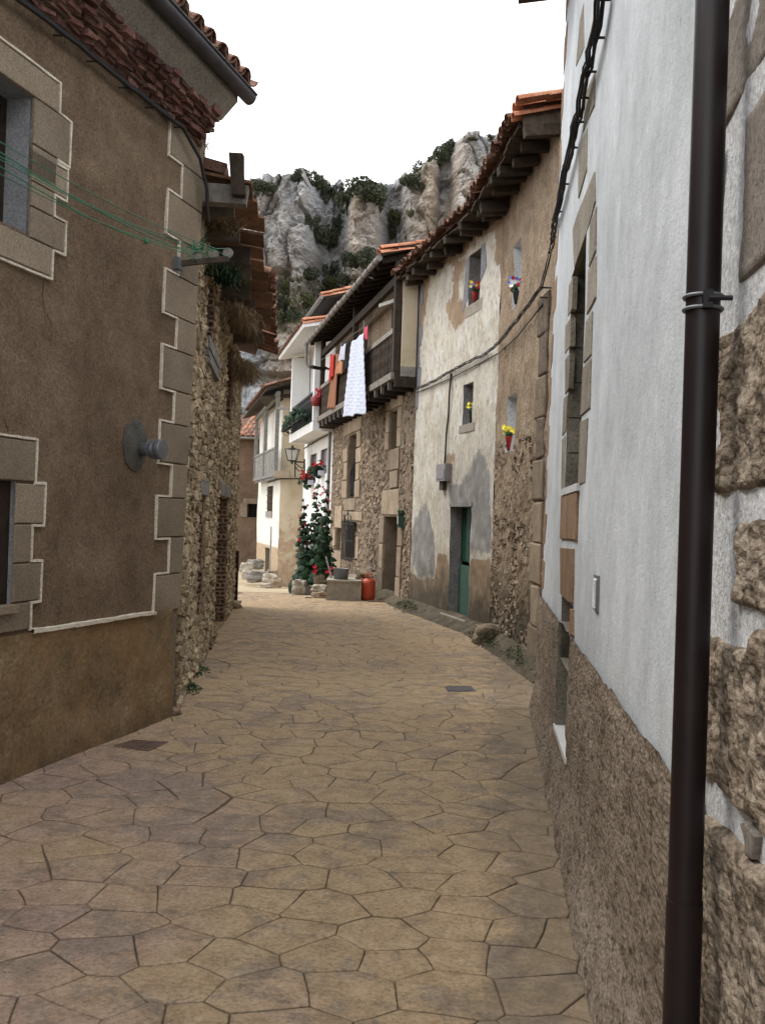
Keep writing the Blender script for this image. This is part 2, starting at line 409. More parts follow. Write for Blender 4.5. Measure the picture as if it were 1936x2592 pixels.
MT['mortar_brown'] = stone('brown_mortar', [(.125, .090, .060), (.185, .140, .095), (.24, .185, .130)], 6, 45, .8, .02, 0)
MT['rubble_brown'] = stone('brown_rubble', [(.11, .082, .057), (.185, .140, .098), (.255, .203, .147)], 7, 40, .7, .015, .42, spots=.5, spotcol=(.05, .035, .025))
MT['ashlar'] = stone('tan_ashlar', [(.180, .135, .092), (.245, .190, .133), (.30, .243, .175)], 3, 50, .5, .01, .28, spots=.4)
MT['brick'] = stone('hollow_brick', [(.165, .105, .072), (.215, .145, .105), (.26, .185, .14)], 8, 60, .4, .006, .35, spots=.3)
MT['concrete'] = stone('grey_concrete', [(.155, .143, .125), (.205, .19, .168), (.25, .235, .21)], 5, 60, .4, .006, .2, spots=.3)
MT['pale_concrete'] = stone('pale_cement', [(.24, .21, .165), (.31, .275, .22), (.36, .325, .27)], 4, 60, .4, .008, .2, spots=.35)
# white house: limewash with rain streaks and small flakes
b = NB('streaked_whitewash'); s1 = b.noise(2.2, 7, .66, (1, .7, .5), .3); s2 = b.noise(7, 6, .72, (.8, .45, .14), .3); g = b.noise(75, 4, .7)
col = b.ramp(s1, [(.28, (.375, .395, .408)), (.5, (.475, .498, .513)), (.72, (.56, .583, .598))]); col = b.grain(col, b.noise(36, 6, .8, (1, .5, 1)), .22); col = b.grain(col, b.noise(5, 6, .75, (1, .6, .6), off=17), .28)
col = b.mix(b.math('MULTIPLY', b.step(s2, .45, .30), .20), col, (.27, .272, .265))
col = b.mix(b.math('MULTIPLY', b.step(b.noise(22, 5, .75, (1, .6, .5), off=5), .35, .30), .8), col, (.20, .175, .15))
col = b.mix(b.math('MULTIPLY', b.step(b.noise(1.1, 5, .6, off=7), .56, .74), .35), col, (.42, .40, .345))
MT['whitewash'] = b.fin(col, .9, b.bump(b.math('ADD', g, b.math('MULTIPLY', b.noise(6, 5, .6), 2)), .38, .012), .15)
MT['white_band'] = stone('white_painted_mortar', [(.44, .44, .435), (.52, .525, .525), (.58, .585, .59)], 5, 55, .6, .01, 0, spots=.25, spotcol=(.3, .27, .23))
def crumbly(name, c, lump, sc, pit, dist):
    """weathered porous stone: crumbs of two sizes with dark pits between them"""
    b = NB(name); f = b.noise(3.0, 6, .65, sc, .3); w = b.noise(lump * .8, 4, .6, sc, 0, 3)
    v1 = b.vor(lump, 'SMOOTH_F1', sc); v2 = b.vor(lump * 2.3, 'F1', sc); g = b.noise(lump * 3, 5, .75, sc)
    col = b.ramp(f, [(.30, c[0]), (.5, c[1]), (.70, c[2])]); col = b.grain(col, g, .8)
    lum = b.math('ADD', b.math('MULTIPLY', v1, .7), b.math('ADD', b.math('MULTIPLY', v2, .45), b.math('MULTIPLY', b.math('SUBTRACT', w, .5), 1.3)))
    col = b.mix(b.math('MULTIPLY', b.step(lum, pit, pit + .22), .72), col, tuple(x * .30 for x in c[0]))
    col = b.mix(b.math('MULTIPLY', b.step(lum, .34, .16), .45), col, tuple(min(1, x * 1.25) for x in c[2]))
    t = b.math('MULTIPLY_ADD', b.attr('tint'), .3); t.node.inputs[2].default_value = .86; x = b.n('ShaderNodeCombineColor')
    for k in range(3): b.l(t, x.inputs[k])
    col = b.mix(1.0, col, x.outputs[0], 'MULTIPLY')
    return b.fin(col, .95, b.bump(b.math('ADD', b.math('MULTIPLY', lum, -1.6), b.math('MULTIPLY', g, .5)), .9, dist), .1)
MT['rough_plinth'] = crumbly('pitted_cement', [(.170, .130, .094), (.255, .203, .152), (.33, .275, .215)], 26, (1, .6, 1), .62, .009)
MT['rough_stone'] = crumbly('pitted_limestone', [(.145, .110, .078), (.250, .200, .148), (.36, .305, .24)], 21, (1, .7, 1), .54, .015)
MT['smooth_stone'] = stone('grey_brown_ashlar', [(.155, .130, .108), (.195, .167, .140), (.235, .205, .175)], 2.5, 70, .5, .01, .15, spots=.35)
MT['side_stone'] = stone('olive_grey_stone', [(.150, .130, .100), (.195, .172, .135), (.24, .215, .172)], 4, 55, .5, .01, .25, spots=.35)
MT['brown_stone'] = stone('red_brown_stone', [(.16, .095, .055), (.225, .140, .085), (.26, .18, .12)], 4, 55, .5, .01, .2, spots=.35)
# peeling house: limewash over cement over earth render, masks laid out on the wall
b = NB('peeling_limewash'); f = b.noise(1.7, 6, .6, dist=.4); g = b.noise(60, 5, .7); fl = b.noise(7.5, 7, .72, (1, 1, .55), .5, off=3)
white = b.grain(b.ramp(f, [(.3, (.36, .322, .255)), (.5, (.455, .422, .352)), (.7, (.52, .505, .46))]), b.noise(9, 7, .78, (1, 1, .6), off=17), .5)
earth = b.ramp(b.noise(3, 5, .6, off=2), [(.3, (.20, .140, .090)), (.55, (.27, .195, .130)), (.75, (.33, .25, .175))])
grey = b.ramp(b.noise(4, 6, .6, off=6), [(.3, (.12, .113, .105)), (.5, (.185, .178, .168)), (.72, (.29, .278, .26))])
peel = b.math('ADD', b.attr('peel'), b.math('MULTIPLY', b.math('SUBTRACT', fl, .5), .9))
col = b.mix(b.step(b.noise(13, 6, .72, (1, 1, .42), off=11), .405, .375), white, earth)
col = b.mix(b.math('MULTIPLY', b.step(b.noise(19, 5, .72, (1, 1, .30), off=21), .42, .37), .75), col, (.13, .10, .075))
col = b.mix(b.math('MULTIPLY', b.step(b.noise(2.2, 6, .7, (1, 1, .4), off=31), .52, .68), .45), col, (.30, .285, .265))
col = b.mix(b.step(peel, .49, .53), col, earth)
gm = b.math('ADD', b.attr('grey'), b.math('MULTIPLY', b.math('SUBTRACT', b.noise(4.5, 6, .65, off=8), .5), 1.0))
col = b.mix(b.math('MULTIPLY', b.step(gm, .42, .62), .92), col, grey)
dm = b.math('ADD', b.attr('dado'), b.math('MULTIPLY', b.math('SUBTRACT', fl, .5), .25))
dado = b.ramp(b.noise(5, 6, .65, off=1), [(.3, (.155, .105, .065)), (.5, (.215, .155, .10)), (.72, (.27, .205, .145))])
col = b.mix(b.step(dm, .47, .53), col, dado)
wet = b.math('ADD', b.math('MULTIPLY', b.z(), -1.0), b.math('MULTIPLY', b.noise(3, 7, .75, off=13), 2.1))
col = b.mix(b.math('MULTIPLY', b.step(wet, .05, .75), .85), col, (.050, .044, .032))
MT['peeling'] = b.fin(col, .93, b.bump(b.math('ADD', b.math('MULTIPLY', b.step(peel, .53, .49), 2.0), g), .5, .012), .12)
# brown earth render, damp and mossy at the foot
b = NB('brown_earth_render'); f = b.noise(2.4, 6, .65, dist=.6); g = b.noise(48, 5, .72); st = b.noise(5, 6, .7, (1.3, 1.3, .3), off=4)
col = b.ramp(f, [(.28, (.170, .122, .082)), (.5, (.250, .188, .128)), (.72, (.32, .255, .185))]); col = b.grain(col, b.noise(24, 6, .8), .9)
col = b.mix(b.math('MULTIPLY', b.step(st, .52, .66), .4), col, (.34, .29, .225))
col = b.mix(b.math('MULTIPLY', b.step(g, .45, .35), .6), col, (.075, .05, .033))
wet = b.math('ADD', b.math('MULTIPLY', b.z(), -.9), b.math('MULTIPLY', b.noise(2.4, 7, .75, off=13), 2.2))
col = b.mix(b.math('MULTIPLY', b.step(wet, -.05, .7), .8), col, (.045, .042, .028))
MT['earth_render'] = b.fin(col, .95, b.bump(b.math('ADD', g, b.math('MULTIPLY', b.noise(9, 5, .65), 2)), .8, .025), .1)
b = NB('cream_limewash'); f = b.noise(1.2, 6, .6, dist=.4); col = b.ramp(f, [(.3, (.40, .325, .22)), (.5, (.48, .41, .295)), (.7, (.54, .475, .365))])
pl = b.math('ADD', b.noise(2.6, 7, .7, off=5), b.math('MULTIPLY', b.z(), -.085))
col = b.mix(b.step(pl, .40, .46), col, b.ramp(b.noise(5, 5), [(.3, (.30, .21, .135)), (.7, (.43, .33, .23))]))
MT['ochre_wash'] = b.fin(col, .93, b.bump(b.noise(40, 5, .7), .4, .015), .12)
b = NB('white_wash_clean'); col = b.ramp(b.noise(1.3, 6, .6), [(.3, (.54, .525, .47)), (.7, (.66, .65, .605))])
dm = b.math('ADD', b.math('MULTIPLY', b.attr('dado'), 1.0), b.math('MULTIPLY', b.math('SUBTRACT', b.noise(5, 5), .5), .2))
col = b.mix(b.step(dm, .46, .54), col, b.ramp(b.noise(4, 5, off=2), [(.3, (.30, .22, .14)), (.7, (.42, .33, .22))]))
MT['white_wash'] = b.fin(col, .9, b.bump(b.noise(50, 4), .25, .01), .15)
MT['white_paint'] = plain('white_paint', (.62, .62, .61), .7, .25, var=.05, bst=.1)
MT['black_iron'] = plain('black_iron', (.012, .012, .013), .5, .4)
MT['rust_iron'] = plain('rusty_iron', (.06, .045, .035), .8, .3, var=.4, scale=20)
MT['grey_iron'] = plain('grey_steel', (.16, .17, .18), .5, .5, metal=.4)
MT['cable'] = plain('black_cable', (.022, .020, .019), .7, .3)
MT['pipe'] = plain('dark_brown_pipe', (.011, .006, .006), .45, .35, var=.35, scale=5, bst=.06, bscale=12)
MT['gutter'] = plain('dull_zinc', (.16, .15, .14), .6, .35, metal=.2, var=.25)
MT['gutter_dark'] = plain('dark_gutter', (.035, .032, .034), .55, .35, var=.3)
MT['soffit'] = stone('plastered_soffit', [(.20, .18, .15), (.25, .225, .19), (.29, .265, .225)], 3, 50, .4, .008, 0, spots=.3)
MT['dirt_bank'] = stone('damp_soil', [(.055, .046, .030), (.095, .078, .052), (.15, .122, .085)], 4, 30, .9, .03, 0)
MT['door_green'] = plain('green_door_paint', (.007, .052, .030), .6, .35, var=.3, scale=5)
MT['green_box'] = plain('green_enamel', (.010, .055, .033), .4, .45, var=.1)
MT['dark_patch'] = stone('dark_cement_patch', [(.065, .062, .054), (.095, .09, .078), (.12, .115, .10)], 9, 60, .5, .008, 0, spots=.4)
MT['dark_render'] = stone('dark_red_brown_render', [(.085, .058, .040), (.13, .088, .060), (.18, .115, .078)], 1.2, 30, .7, .02, 0, spots=.4)  # own dark brown of the far left house
MT['old_grey'] = stone('grey_old_plaster', [(.13, .125, .12), (.19, .18, .17), (.25, .24, .225)], 4, 45, .6, .01, 0, spots=.5)
MT['grey_wash'] = stone('violet_grey_wash', [(.15, .148, .16), (.195, .192, .205), (.24, .235, .24)], 4, 45, .4, .008, 0, spots=.3)
MT['meter'] = plain('grey_plastic', (.20, .185, .19), .6, .35, var=.08)
MT['gas'] = plain('orange_enamel', (.36, .048, .014), .5, .45, var=.12)
MT['marble'] = plain('pale_marble', (.55, .55, .53), .5, .35, var=.1)
MT['pot_red'] = plain('red_pot', (.34, .022, .020), .6, .35)
MT['dark_crack'] = plain('dark_crack', (.03, .02, .013), .95, .05)
MT['pot_crimson'] = plain('crimson_pot', (.20, .022, .022), .6, .35)
MT['pot_dark'] = plain('dark_pot', (.02, .028, .022), .6, .3)
MT['terracotta'] = plain('terracotta', (.30, .11, .06), .8, .25)
MT['galv'] = plain('galvanised_tin', (.16, .165, .17), .55, .4, metal=.3, var=.2)
MT['quilt'] = plain('white_quilt', (.46, .49, .575), .85, .2, var=.04)
for k, c in (('cloth_red', (.36, .03, .022)), ('cloth_brown', (.22, .10, .055)), ('cloth_orange', (.38, .17, .09)), ('cloth_white', (.45, .45, .52)), ('cloth_pink', (.50, .08, .12)), ('cloth_navy', (.011, .011, .012))):
    MT[k] = plain(k, c, .9, .15, var=.15, scale=14, bst=.3, bscale=90)
for k, c in (('leaf', (.022, .058, .018)), ('leaf_dark', (.012, .034, .013)), ('leaf_olive', (.050, .062, .024)), ('moss', (.045, .055, .020))):
    MT[k] = plain(k, c, .7, .25, var=.35, scale=6, tint=.5)
MT['dry'] = plain('dry_grass', (.20, .145, .085), .95, .1, var=.4, scale=10, tint=.5)
MT['petal_red'] = plain('petal_red', (.34, .010, .018), .7, .2, var=.25, scale=20)
MT['petal_pink'] = plain('petal_pink', (.50, .15, .17), .7, .2, var=.25, scale=20)
MT['petal_yellow'] = plain('petal_yellow', (.72, .62, .06), .7, .2, var=.2, scale=20)
MT['petal_white'] = plain('petal_white', (.70, .70, .68), .7, .2, var=.1, scale=20)
MT['petal_blue'] = plain('petal_blue', (.10, .15, .45), .7, .2, var=.2, scale=20)
MT['bush'] = plain('holm_oak_leaf', (.046, .054, .032), .85, .15, var=.45, scale=1.5, tint=.55)
MT['bush_light'] = plain('scrub_leaf', (.070, .076, .036), .85, .15, var=.45, scale=1.5, tint=.5)
MT['bark'] = wood('bark', (.06, .05, .04))
MT['lamp_glass'] = plain('frosted_lantern_glass', (.42, .41, .37), .3, .4, var=.1)
MT['green_line'] = plain('green_plastic_line', (.03, .16, .085), .5, .3)
MT['iron_lid'] = stone('rusty_iron_lid', [(.095, .062, .050), (.125, .082, .064), (.15, .10, .08)], 6, 70, .5, .004, 0, spots=.4, rough=.7)
MT['grey_lid'] = stone('grey_iron_lid', [(.065, .058, .060), (.085, .078, .078), (.11, .10, .10)], 6, 70, .5, .004, 0, spots=.4, rough=.7)
# stamped paving: ochre, pink and grey stain wandering across the slabs
b = NB('stamped_paving'); w1 = b.noise(.75, 4, .6, off=3); w2 = b.noise(3.2, 8, .74, dist=.35); w3 = b.noise(9, 7, .74, (1, 1, 1), .3, off=8); g = b.noise(45, 6, .78)
t = b.attr('tint')
och = b.ramp(w3, [(.3, (.245, .170, .094)), (.5, (.330, .238, .140)), (.7, (.405, .305, .188))])
pnk = b.ramp(w3, [(.3, (.215, .142, .108)), (.5, (.305, .210, .162)), (.7, (.375, .272, .212))])
gry = b.ramp(w3, [(.3, (.115, .093, .075)), (.5, (.170, .138, .112)), (.7, (.225, .188, .155))])
sx = b.n('ShaderNodeSeparateXYZ'); b.l(b.pos(), sx.inputs[0])
left = b.math('MULTIPLY_ADD', sx.outputs[0], -.22); left.node.inputs[2].default_value = -.06
near = b.math('MULTIPLY_ADD', sx.outputs[1], -.055); near.node.inputs[2].default_value = .30
pk = b.math('ADD', b.math('ADD', b.math('MULTIPLY', left, .55), b.math('MULTIPLY', near, .55)), b.math('MULTIPLY', w1, .6))
col = b.mix(b.step(b.math('ADD', pk, b.math('MULTIPLY', t, .06)), .37, .60), och, pnk)
gq = b.math('ADD', b.math('MULTIPLY', w2, .75), b.math('ADD', b.math('MULTIPLY', t, .05), b.math('MULTIPLY', w1, .36)))
col = b.mix(b.math('MULTIPLY', b.step(gq, .585, .645), .58), col, gry)
col = b.mix(b.math('MULTIPLY', b.step(b.noise(6, 8, .8, dist=.5, off=15), .57, .62), .42), col, (.11, .09, .07)); col = b.grain(col, g, .8)
col = b.mix(b.math('MULTIPLY', b.step(g, .42, .30), .5), col, (.065, .048, .032))
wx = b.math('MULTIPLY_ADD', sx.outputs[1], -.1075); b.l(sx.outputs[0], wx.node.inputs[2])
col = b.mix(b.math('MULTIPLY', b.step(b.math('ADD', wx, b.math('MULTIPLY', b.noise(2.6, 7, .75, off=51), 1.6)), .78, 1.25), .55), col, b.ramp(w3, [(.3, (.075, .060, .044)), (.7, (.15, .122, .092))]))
jd = b.math('ADD', b.attr('dirt'), b.math('ADD', b.math('MULTIPLY', b.math('SUBTRACT', b.noise(18, 5, .7), .5), .8), b.math('MULTIPLY', b.math('SUBTRACT', b.noise(1.9, 4, .65, off=41), .5), 1.7)))
col = b.mix(b.math('MULTIPLY', b.step(jd, .66, 1.05), .58), col, (.090, .068, .046))
h = b.math('MULTIPLY_ADD', b.noise(6, 6, .7, dist=1.5), 3.0); b.l(g, h.node.inputs[2])
MT['paving'] = b.fin(col, .78, b.bump(h, .5, .012), .22)
MT['joint'] = stone('dirt_joint', [(.085, .062, .040), (.115, .085, .055), (.15, .112, .074)], 4, 60, .6, .01, 0, spots=.3)
MT['far_road'] = stone('dusty_cement_road', [(.28, .22, .145), (.36, .29, .195), (.42, .345, .24)], 1.2, 40, .5, .01, 0, spots=.25)
MT['earth'] = stone('dry_earth', [(.14, .10, .065), (.19, .14, .09), (.24, .185, .12)], .5, 12, .6, .05, 0)
# limestone cliff: grey, paled a little for haze, with ochre stains and dark bands
b = NB('limestone_cliff'); f = b.noise(.085, 7, .68, (1, 1, .8), .8); o_ = b.noise(.035, 5, .6, (1, 1, .45), off=6); s1 = b.noise(.5, 7, .75, (.35, .35, 2.4), .4); g = b.noise(1.2, 7, .75)
col = b.ramp(f, [(.30, (.200, .205, .212)), (.5, (.30, .307, .315)), (.70, (.40, .40, .40))])
col = b.mix(b.math('MULTIPLY', b.step(o_, .52, .66), .60), col, b.ramp(g, [(.3, (.28, .19, .10)), (.7, (.40, .30, .185))]))
col = b.mix(b.math('MULTIPLY', b.step(s1, .46, .30), .55), col, (.085, .085, .085))
col = b.mix(b.math('MULTIPLY', b.step(b.attr('scrub'), .4, .75), .6), col, b.ramp(g, [(.35, (.045, .050, .026)), (.6, (.105, .100, .060)), (.8, (.21, .20, .17))]))
h = b.math('MULTIPLY_ADD', g, .5); b.l(b.math('MULTIPLY', s1, .9), h.node.inputs[2])
MT['cliff'] = b.fin(col, .95, b.bump(h, .8, .5), .1)
# ------------------------------------------------------------------ ground
def gz(y):                              # street level: flat, a crest at 22 m, then gently down
    if y < 22: return 0.0
    if y < 36: return -.97 * (y - 22) / 14
    return -.97
V = []; F = []
m = MB(); m.box((0, 150, -1.75), (420, 0, 0), (0, 420, 0), (0, 0, .25)); tag(m.mk('ground', MT['earth']), kind='structure')
V = []; F = []; ys = [-9 + i for i in range(31)] + [22 + 1.0 * i for i in range(1, 41)]; xs = [-14 + i for i in range(23)]
for y in ys:
    for x in xs: V.append((x, y, gz(y) - .009 + (noise.noise(Vector((x * .7, y * .7, 0))) * .012 if y > 24 else 0)))
nx = len(xs)
for j in range(len(ys) - 1):
    for i in range(nx - 1): F.append((j * nx + i, j * nx + i + 1, (j + 1) * nx + i + 1, (j + 1) * nx + i))
street = mk('street', V, F, [MT['joint'], MT['far_road']], None, mi=[0 if V[f[0]][1] < 21.9 else 1 for f in F], origin=(0, 0, 0)); tag(street, kind='structure')
LEFT = [(-5.3, -3), (-2.45, 6.2), (-1.85, 8.3), (-1.80, 8.6), (-2.82, 18.6), (-3.1, 21.95)]
RIGHT = [(.25, -3), (.93, 3.48), (1.56, 9.34), (2.15, 9.6), (2.05, 11.5), (1.76, 15.0), (.66, 19.5), (.1, 21.95)]
def xat(P, y):
    for a, c in zip(P, P[1:]):
        if a[1] <= y <= c[1]: return a[0] + (c[0] - a[0]) * (y - a[1]) / (c[1] - a[1])
    return P[-1][0] if y > P[-1][1] else P[0][0]
rnd = random.Random(21); cells = []
for c, cell in voronoi(-4.6, 2.5, 1.8, 22.2, .325, .285, .42, rnd):
    if not (1.6 < c[1] < 21.9 and xat(LEFT, c[1]) - .15 < c[0] < xat(RIGHT, c[1]) + .15): continue
    cells.append((area(cell) / (c[0] ** 2 + c[1] ** 2 + 3.24) ** 1.5 * (1 if abs(c[0] / c[1]) < .43 and c[1] > 3.2 else .02), c, cell))
cells.sort(key=lambda q: -q[0]); rest = MB()
def wavy(cell):
    out = []
    for k in range(len(cell)):
        a, b_ = cell[k], cell[(k + 1) % len(cell)]; out.append(a)
        if math.hypot(a[0] - b_[0], a[1] - b_[1]) > .10:
            mx_, my_ = (a[0] + b_[0]) / 2, (a[1] + b_[1]) / 2; out.append((mx_ + .016 * noise.noise(Vector((mx_ * 6, my_ * 6, 1))), my_ + .016 * noise.noise(Vector((mx_ * 6, my_ * 6, 7)))))
    return out
def slab(c, cell):
    cell = wavy(ccw(cell)); p = [(x, min(y, 21.95)) for x, y in inset(cell, .0012 + .0016 * rnd.random())]; n = len(p); tx, ty = rnd.uniform(-.004, .004), rnd.uniform(-.004, .004); h = rnd.uniform(-.0012, .0012)
    q1 = inset(p, .0075); q2 = shrink(p, .7); q3 = shrink(p, .35)
    zz = lambda x, y, k: .001 * 0 + h + k + (x - c[0]) * tx + (y - c[1]) * ty + (.0045 * noise.noise(Vector((x * 7, y * 7, 3))) if k > -.004 else 0)
    V = [(x, y, -.02) for x, y in p] + [(x, y, zz(x, y, -.0035)) for x, y in p] + [(x, y, zz(x, y, -.0006)) for x, y in q1] + [(x, y, zz(x, y, .001)) for x, y in q2] + [(x, y, zz(x, y, .001)) for x, y in q3]
    F = [(r * n + i, r * n + (i + 1) % n, (r + 1) * n + (i + 1) % n, (r + 1) * n + i) for r in range(4) for i in range(n)] + [tuple(range(4 * n, 5 * n))]
    return V, F, [1.0] * (2 * n) + [.25] * n + [0.0] * (2 * n)
DR = []
for i, (_, c, cell) in enumerate(cells):
    V, F, D = slab(c, cell)
    if i < 300: mk('paving_slab', V, F, MT['paving'], street, True, attrs={'dirt': D}, tint=rnd.random())
    else: rest.add(V, F, 0, rnd.random()); DR += D
mk('paving_slab', rest.V, rest.F, MT['paving'], street, True, attrs={'dirt': DR}, tint=rest.T, kind='stuff')
# ------------------------------------------------------------------ cliff with its scrub
SKY = [(-700, 560), (-200, 520), (200, 500), (430, 492), (520, 505), (600, 487), (660, 484), (700, 470), (735, 452), (752, 447), (768, 462), (785, 492), (820, 505), (850, 500), (890, 508), (930, 502), (965, 492), (1000, 486), (1030, 470), (1060, 455), (1092, 440), (1115, 415), (1135, 380), (1150, 366), (1190, 355), (1234, 352), (1262, 345), (1320, 325), (1450, 300), (1800, 330), (2300, 420)]
def skyy(px):
    for a, c in zip(SKY, SKY[1:]):
        if a[0] <= px <= c[0]: return a[1] + (c[1] - a[1]) * (px - a[0]) / (c[0] - a[0])
    return SKY[-1][1]
CY = 132.0
NX, NZ = 460, 250; V = []; F = []; SCR = []
BUT = [(640, 62, 4), (745, 50, 5), (925, 46, 5), (1060, 42, 4), (1210, 90, 7), (835, 34, -4), (1000, 24, -4.5), (1125, 20, -4), (400, 120, 5)]
def hsh(p): return noise.cell(Vector((p.x * 91.7 + 3, p.y * 57.3, p.z * 33.1 + 9)))
PXS = [-500 + 960 * (k / 60) for k in range(60)] + [460 + 900 * (k / 340) for k in range(340)] + [1360 + 950 * (k / 59) for k in range(60)]
for i in range(NX):
    px = PXS[i]; X = (px - 968 - 25) / F_PX * CY
    ztal0, ztal1 = 23.0 + 3 * noise.noise(Vector((X * .05, 0, 1))), 33.0 + 2.5 * noise.noise(Vector((X * .06, 3, 1)))
    but = sum(bd * min(1, 1.35 * math.exp(-((px - bx) / bw) ** 2)) for bx, bw, bd in BUT)
    yt = 4.6 - but + 1.5; zt = CAM_H + (1310 - skyy(px) + (px - 968) * .033) / F_PX * (CY + yt)
    for j in range(NZ):
        f = j / (NZ - 1); z = (-3 + 21 * f / .12) if f < .12 else (18 + (zt - 18) * (f - .12) / .74) if f < .86 else zt; zr = z
        if z < ztal0: y = -8 + (z - ztal0) * .12
        elif z < ztal1: y = -8 + (z - ztal0) / (ztal1 - ztal0) * 8
        else: y = (z - ztal1) * .13
        up_ = max(0, min(1, (z - ztal1 + 5) / 5)); y -= but * up_
        wv = noise.noise_vector(Vector((X * .16, z * .16, 2))) * .7; q = Vector((X * .15, z * .085, 4)) + wv
        ds, ps = noise.voronoi(q); ds2, ps2 = noise.voronoi(Vector((X * .42, z * .30, 8)) + wv * 1.2)
        rock = 1 - .55 * (ztal0 < z < ztal1)
        y += rock * (1.5 * hsh(ps[0]) + .5 * math.exp(-(ds[1] - ds[0]) * 16) + .7 * hsh(ps2[0]) + .25 * math.exp(-(ds2[1] - ds2[0]) * 14))
        y += noise.fractal(Vector((X * .30, z * .26, 5)), .62, 2.2, 7) * 1.5 + noise.noise(Vector((X * .05, z * .05, 9))) * 3
        st = noise.noise(Vector((X * .05, z * .9, 2))) * .7 * (1.6 if z < ztal0 else .6)
        if 18 < z < 20.6 and px < 790: st += 2.6 * min(1, (z - 18) / .6, (20.6 - z) / .4)
        if 30.5 < z < 34.5 and 660 < px < 752: st += 3.0 * min(1, (px - 660) / 15, (752 - px) / 15) * min(1, (34.5 - z) / .6, (z - 30.5) / 1.0)
        y += st
        if f >= .86: y += ((f - .86) / .14) ** 1.6 * 60; z += (f - .86) / .14 * 3 + noise.noise(Vector((X * .3, f * 20, 0))) * 1.0
        elif f > .74: z += (f - .74) / .12 * (noise.noise(Vector((X * .45, 3, 0))) * 1.2 + noise.noise(Vector((X * 1.3, 6, 0))) * .6)
        V.append((X, CY + y, z)); SCR.append((.62 if ztal0 < zr < ztal1 + 1 else 0) + (.25 if f > .82 else 0) + .45 * noise.noise(Vector((X * .22, z * .22, 12))))
for i in range(NX - 1):
    for j in range(NZ - 1): F.append((i * NZ + j, (i + 1) * NZ + j, (i + 1) * NZ + j + 1, i * NZ + j + 1))
cliff = mk('cliff', V, F, MT['cliff'], None, False, attrs={'scrub': SCR}, origin=(0, CY, 0)); tag(cliff, kind='structure')
CV = V[::3]; V_CL = V; S_CL = SCR
def leaf_cloud(rnd, n, size, lobes, hole=.0, flat=1.0):
    V = []; F = []; T = []
    for k in range(n):
        c, r = rnd.choice(lobes); d = Vector((rnd.gauss(0, 1), rnd.gauss(0, 1), rnd.gauss(0, 1))).normalized() * (rnd.uniform(.55, 1.02) ** .6)
        p = Vector(c) + Vector((d.x * r[0], d.y * r[1], d.z * r[2]))
        a = Vector((rnd.gauss(0, 1), rnd.gauss(0, 1), rnd.gauss(0, 1))).normalized(); x = a.orthogonal().normalized(); y = a.cross(x)
        s = size * rnd.uniform(.5, 1.3); b = len(V)
        V += [p + x * s, p + y * s * .55 + a * s * .15, p - x * s, p - y * s * .55 + a * s * .15]; F += [(b, b + 1, b + 2, b + 3)]; T += [rnd.random()] * 4
    return V, F, T
bushes = []
for k in range(6):
    rnd = random.Random(100 + k); lob = []
    for q in range(9): lob.append(((rnd.uniform(-.62, .62), rnd.uniform(-.4, .4), rnd.uniform(-.02, .55)), (rnd.uniform(.26, .46), rnd.uniform(.25, .45), rnd.uniform(.2, .36))))
    V, F, T = leaf_cloud(rnd, 2300, .062, lob); V = [Vector(v) for v in V]
    bushes.append((mesh('scrub_crown', V, F, MT['bush'], False, attrs={'tint': T}), mesh('scrub_crown_light', V, F, MT['bush_light'], False, attrs={'tint': T})))
tm = MB(); tm.tube([(0, 0, -.3), (.03, .02, .1), (.05, 0, .4)], [.05, .04, .02], 6); trunk_me = mesh('scrub_trunk', tm.V, tm.F, MT['bark'], attrs={'tint': [.5] * len(tm.V)})
def cliff_at(px, py):                    # nearest cliff vertex to a sight line
    d = ray(px, py); best = None
    for v in CV:
        v = Vector(v); w_ = v - Vector((0, 0, CAM_H)); e = (w_ - d * w_.dot(d)).length + .004 * w_.length
        if best is None or e < best[0]: best = (e, v)
    return best[1]
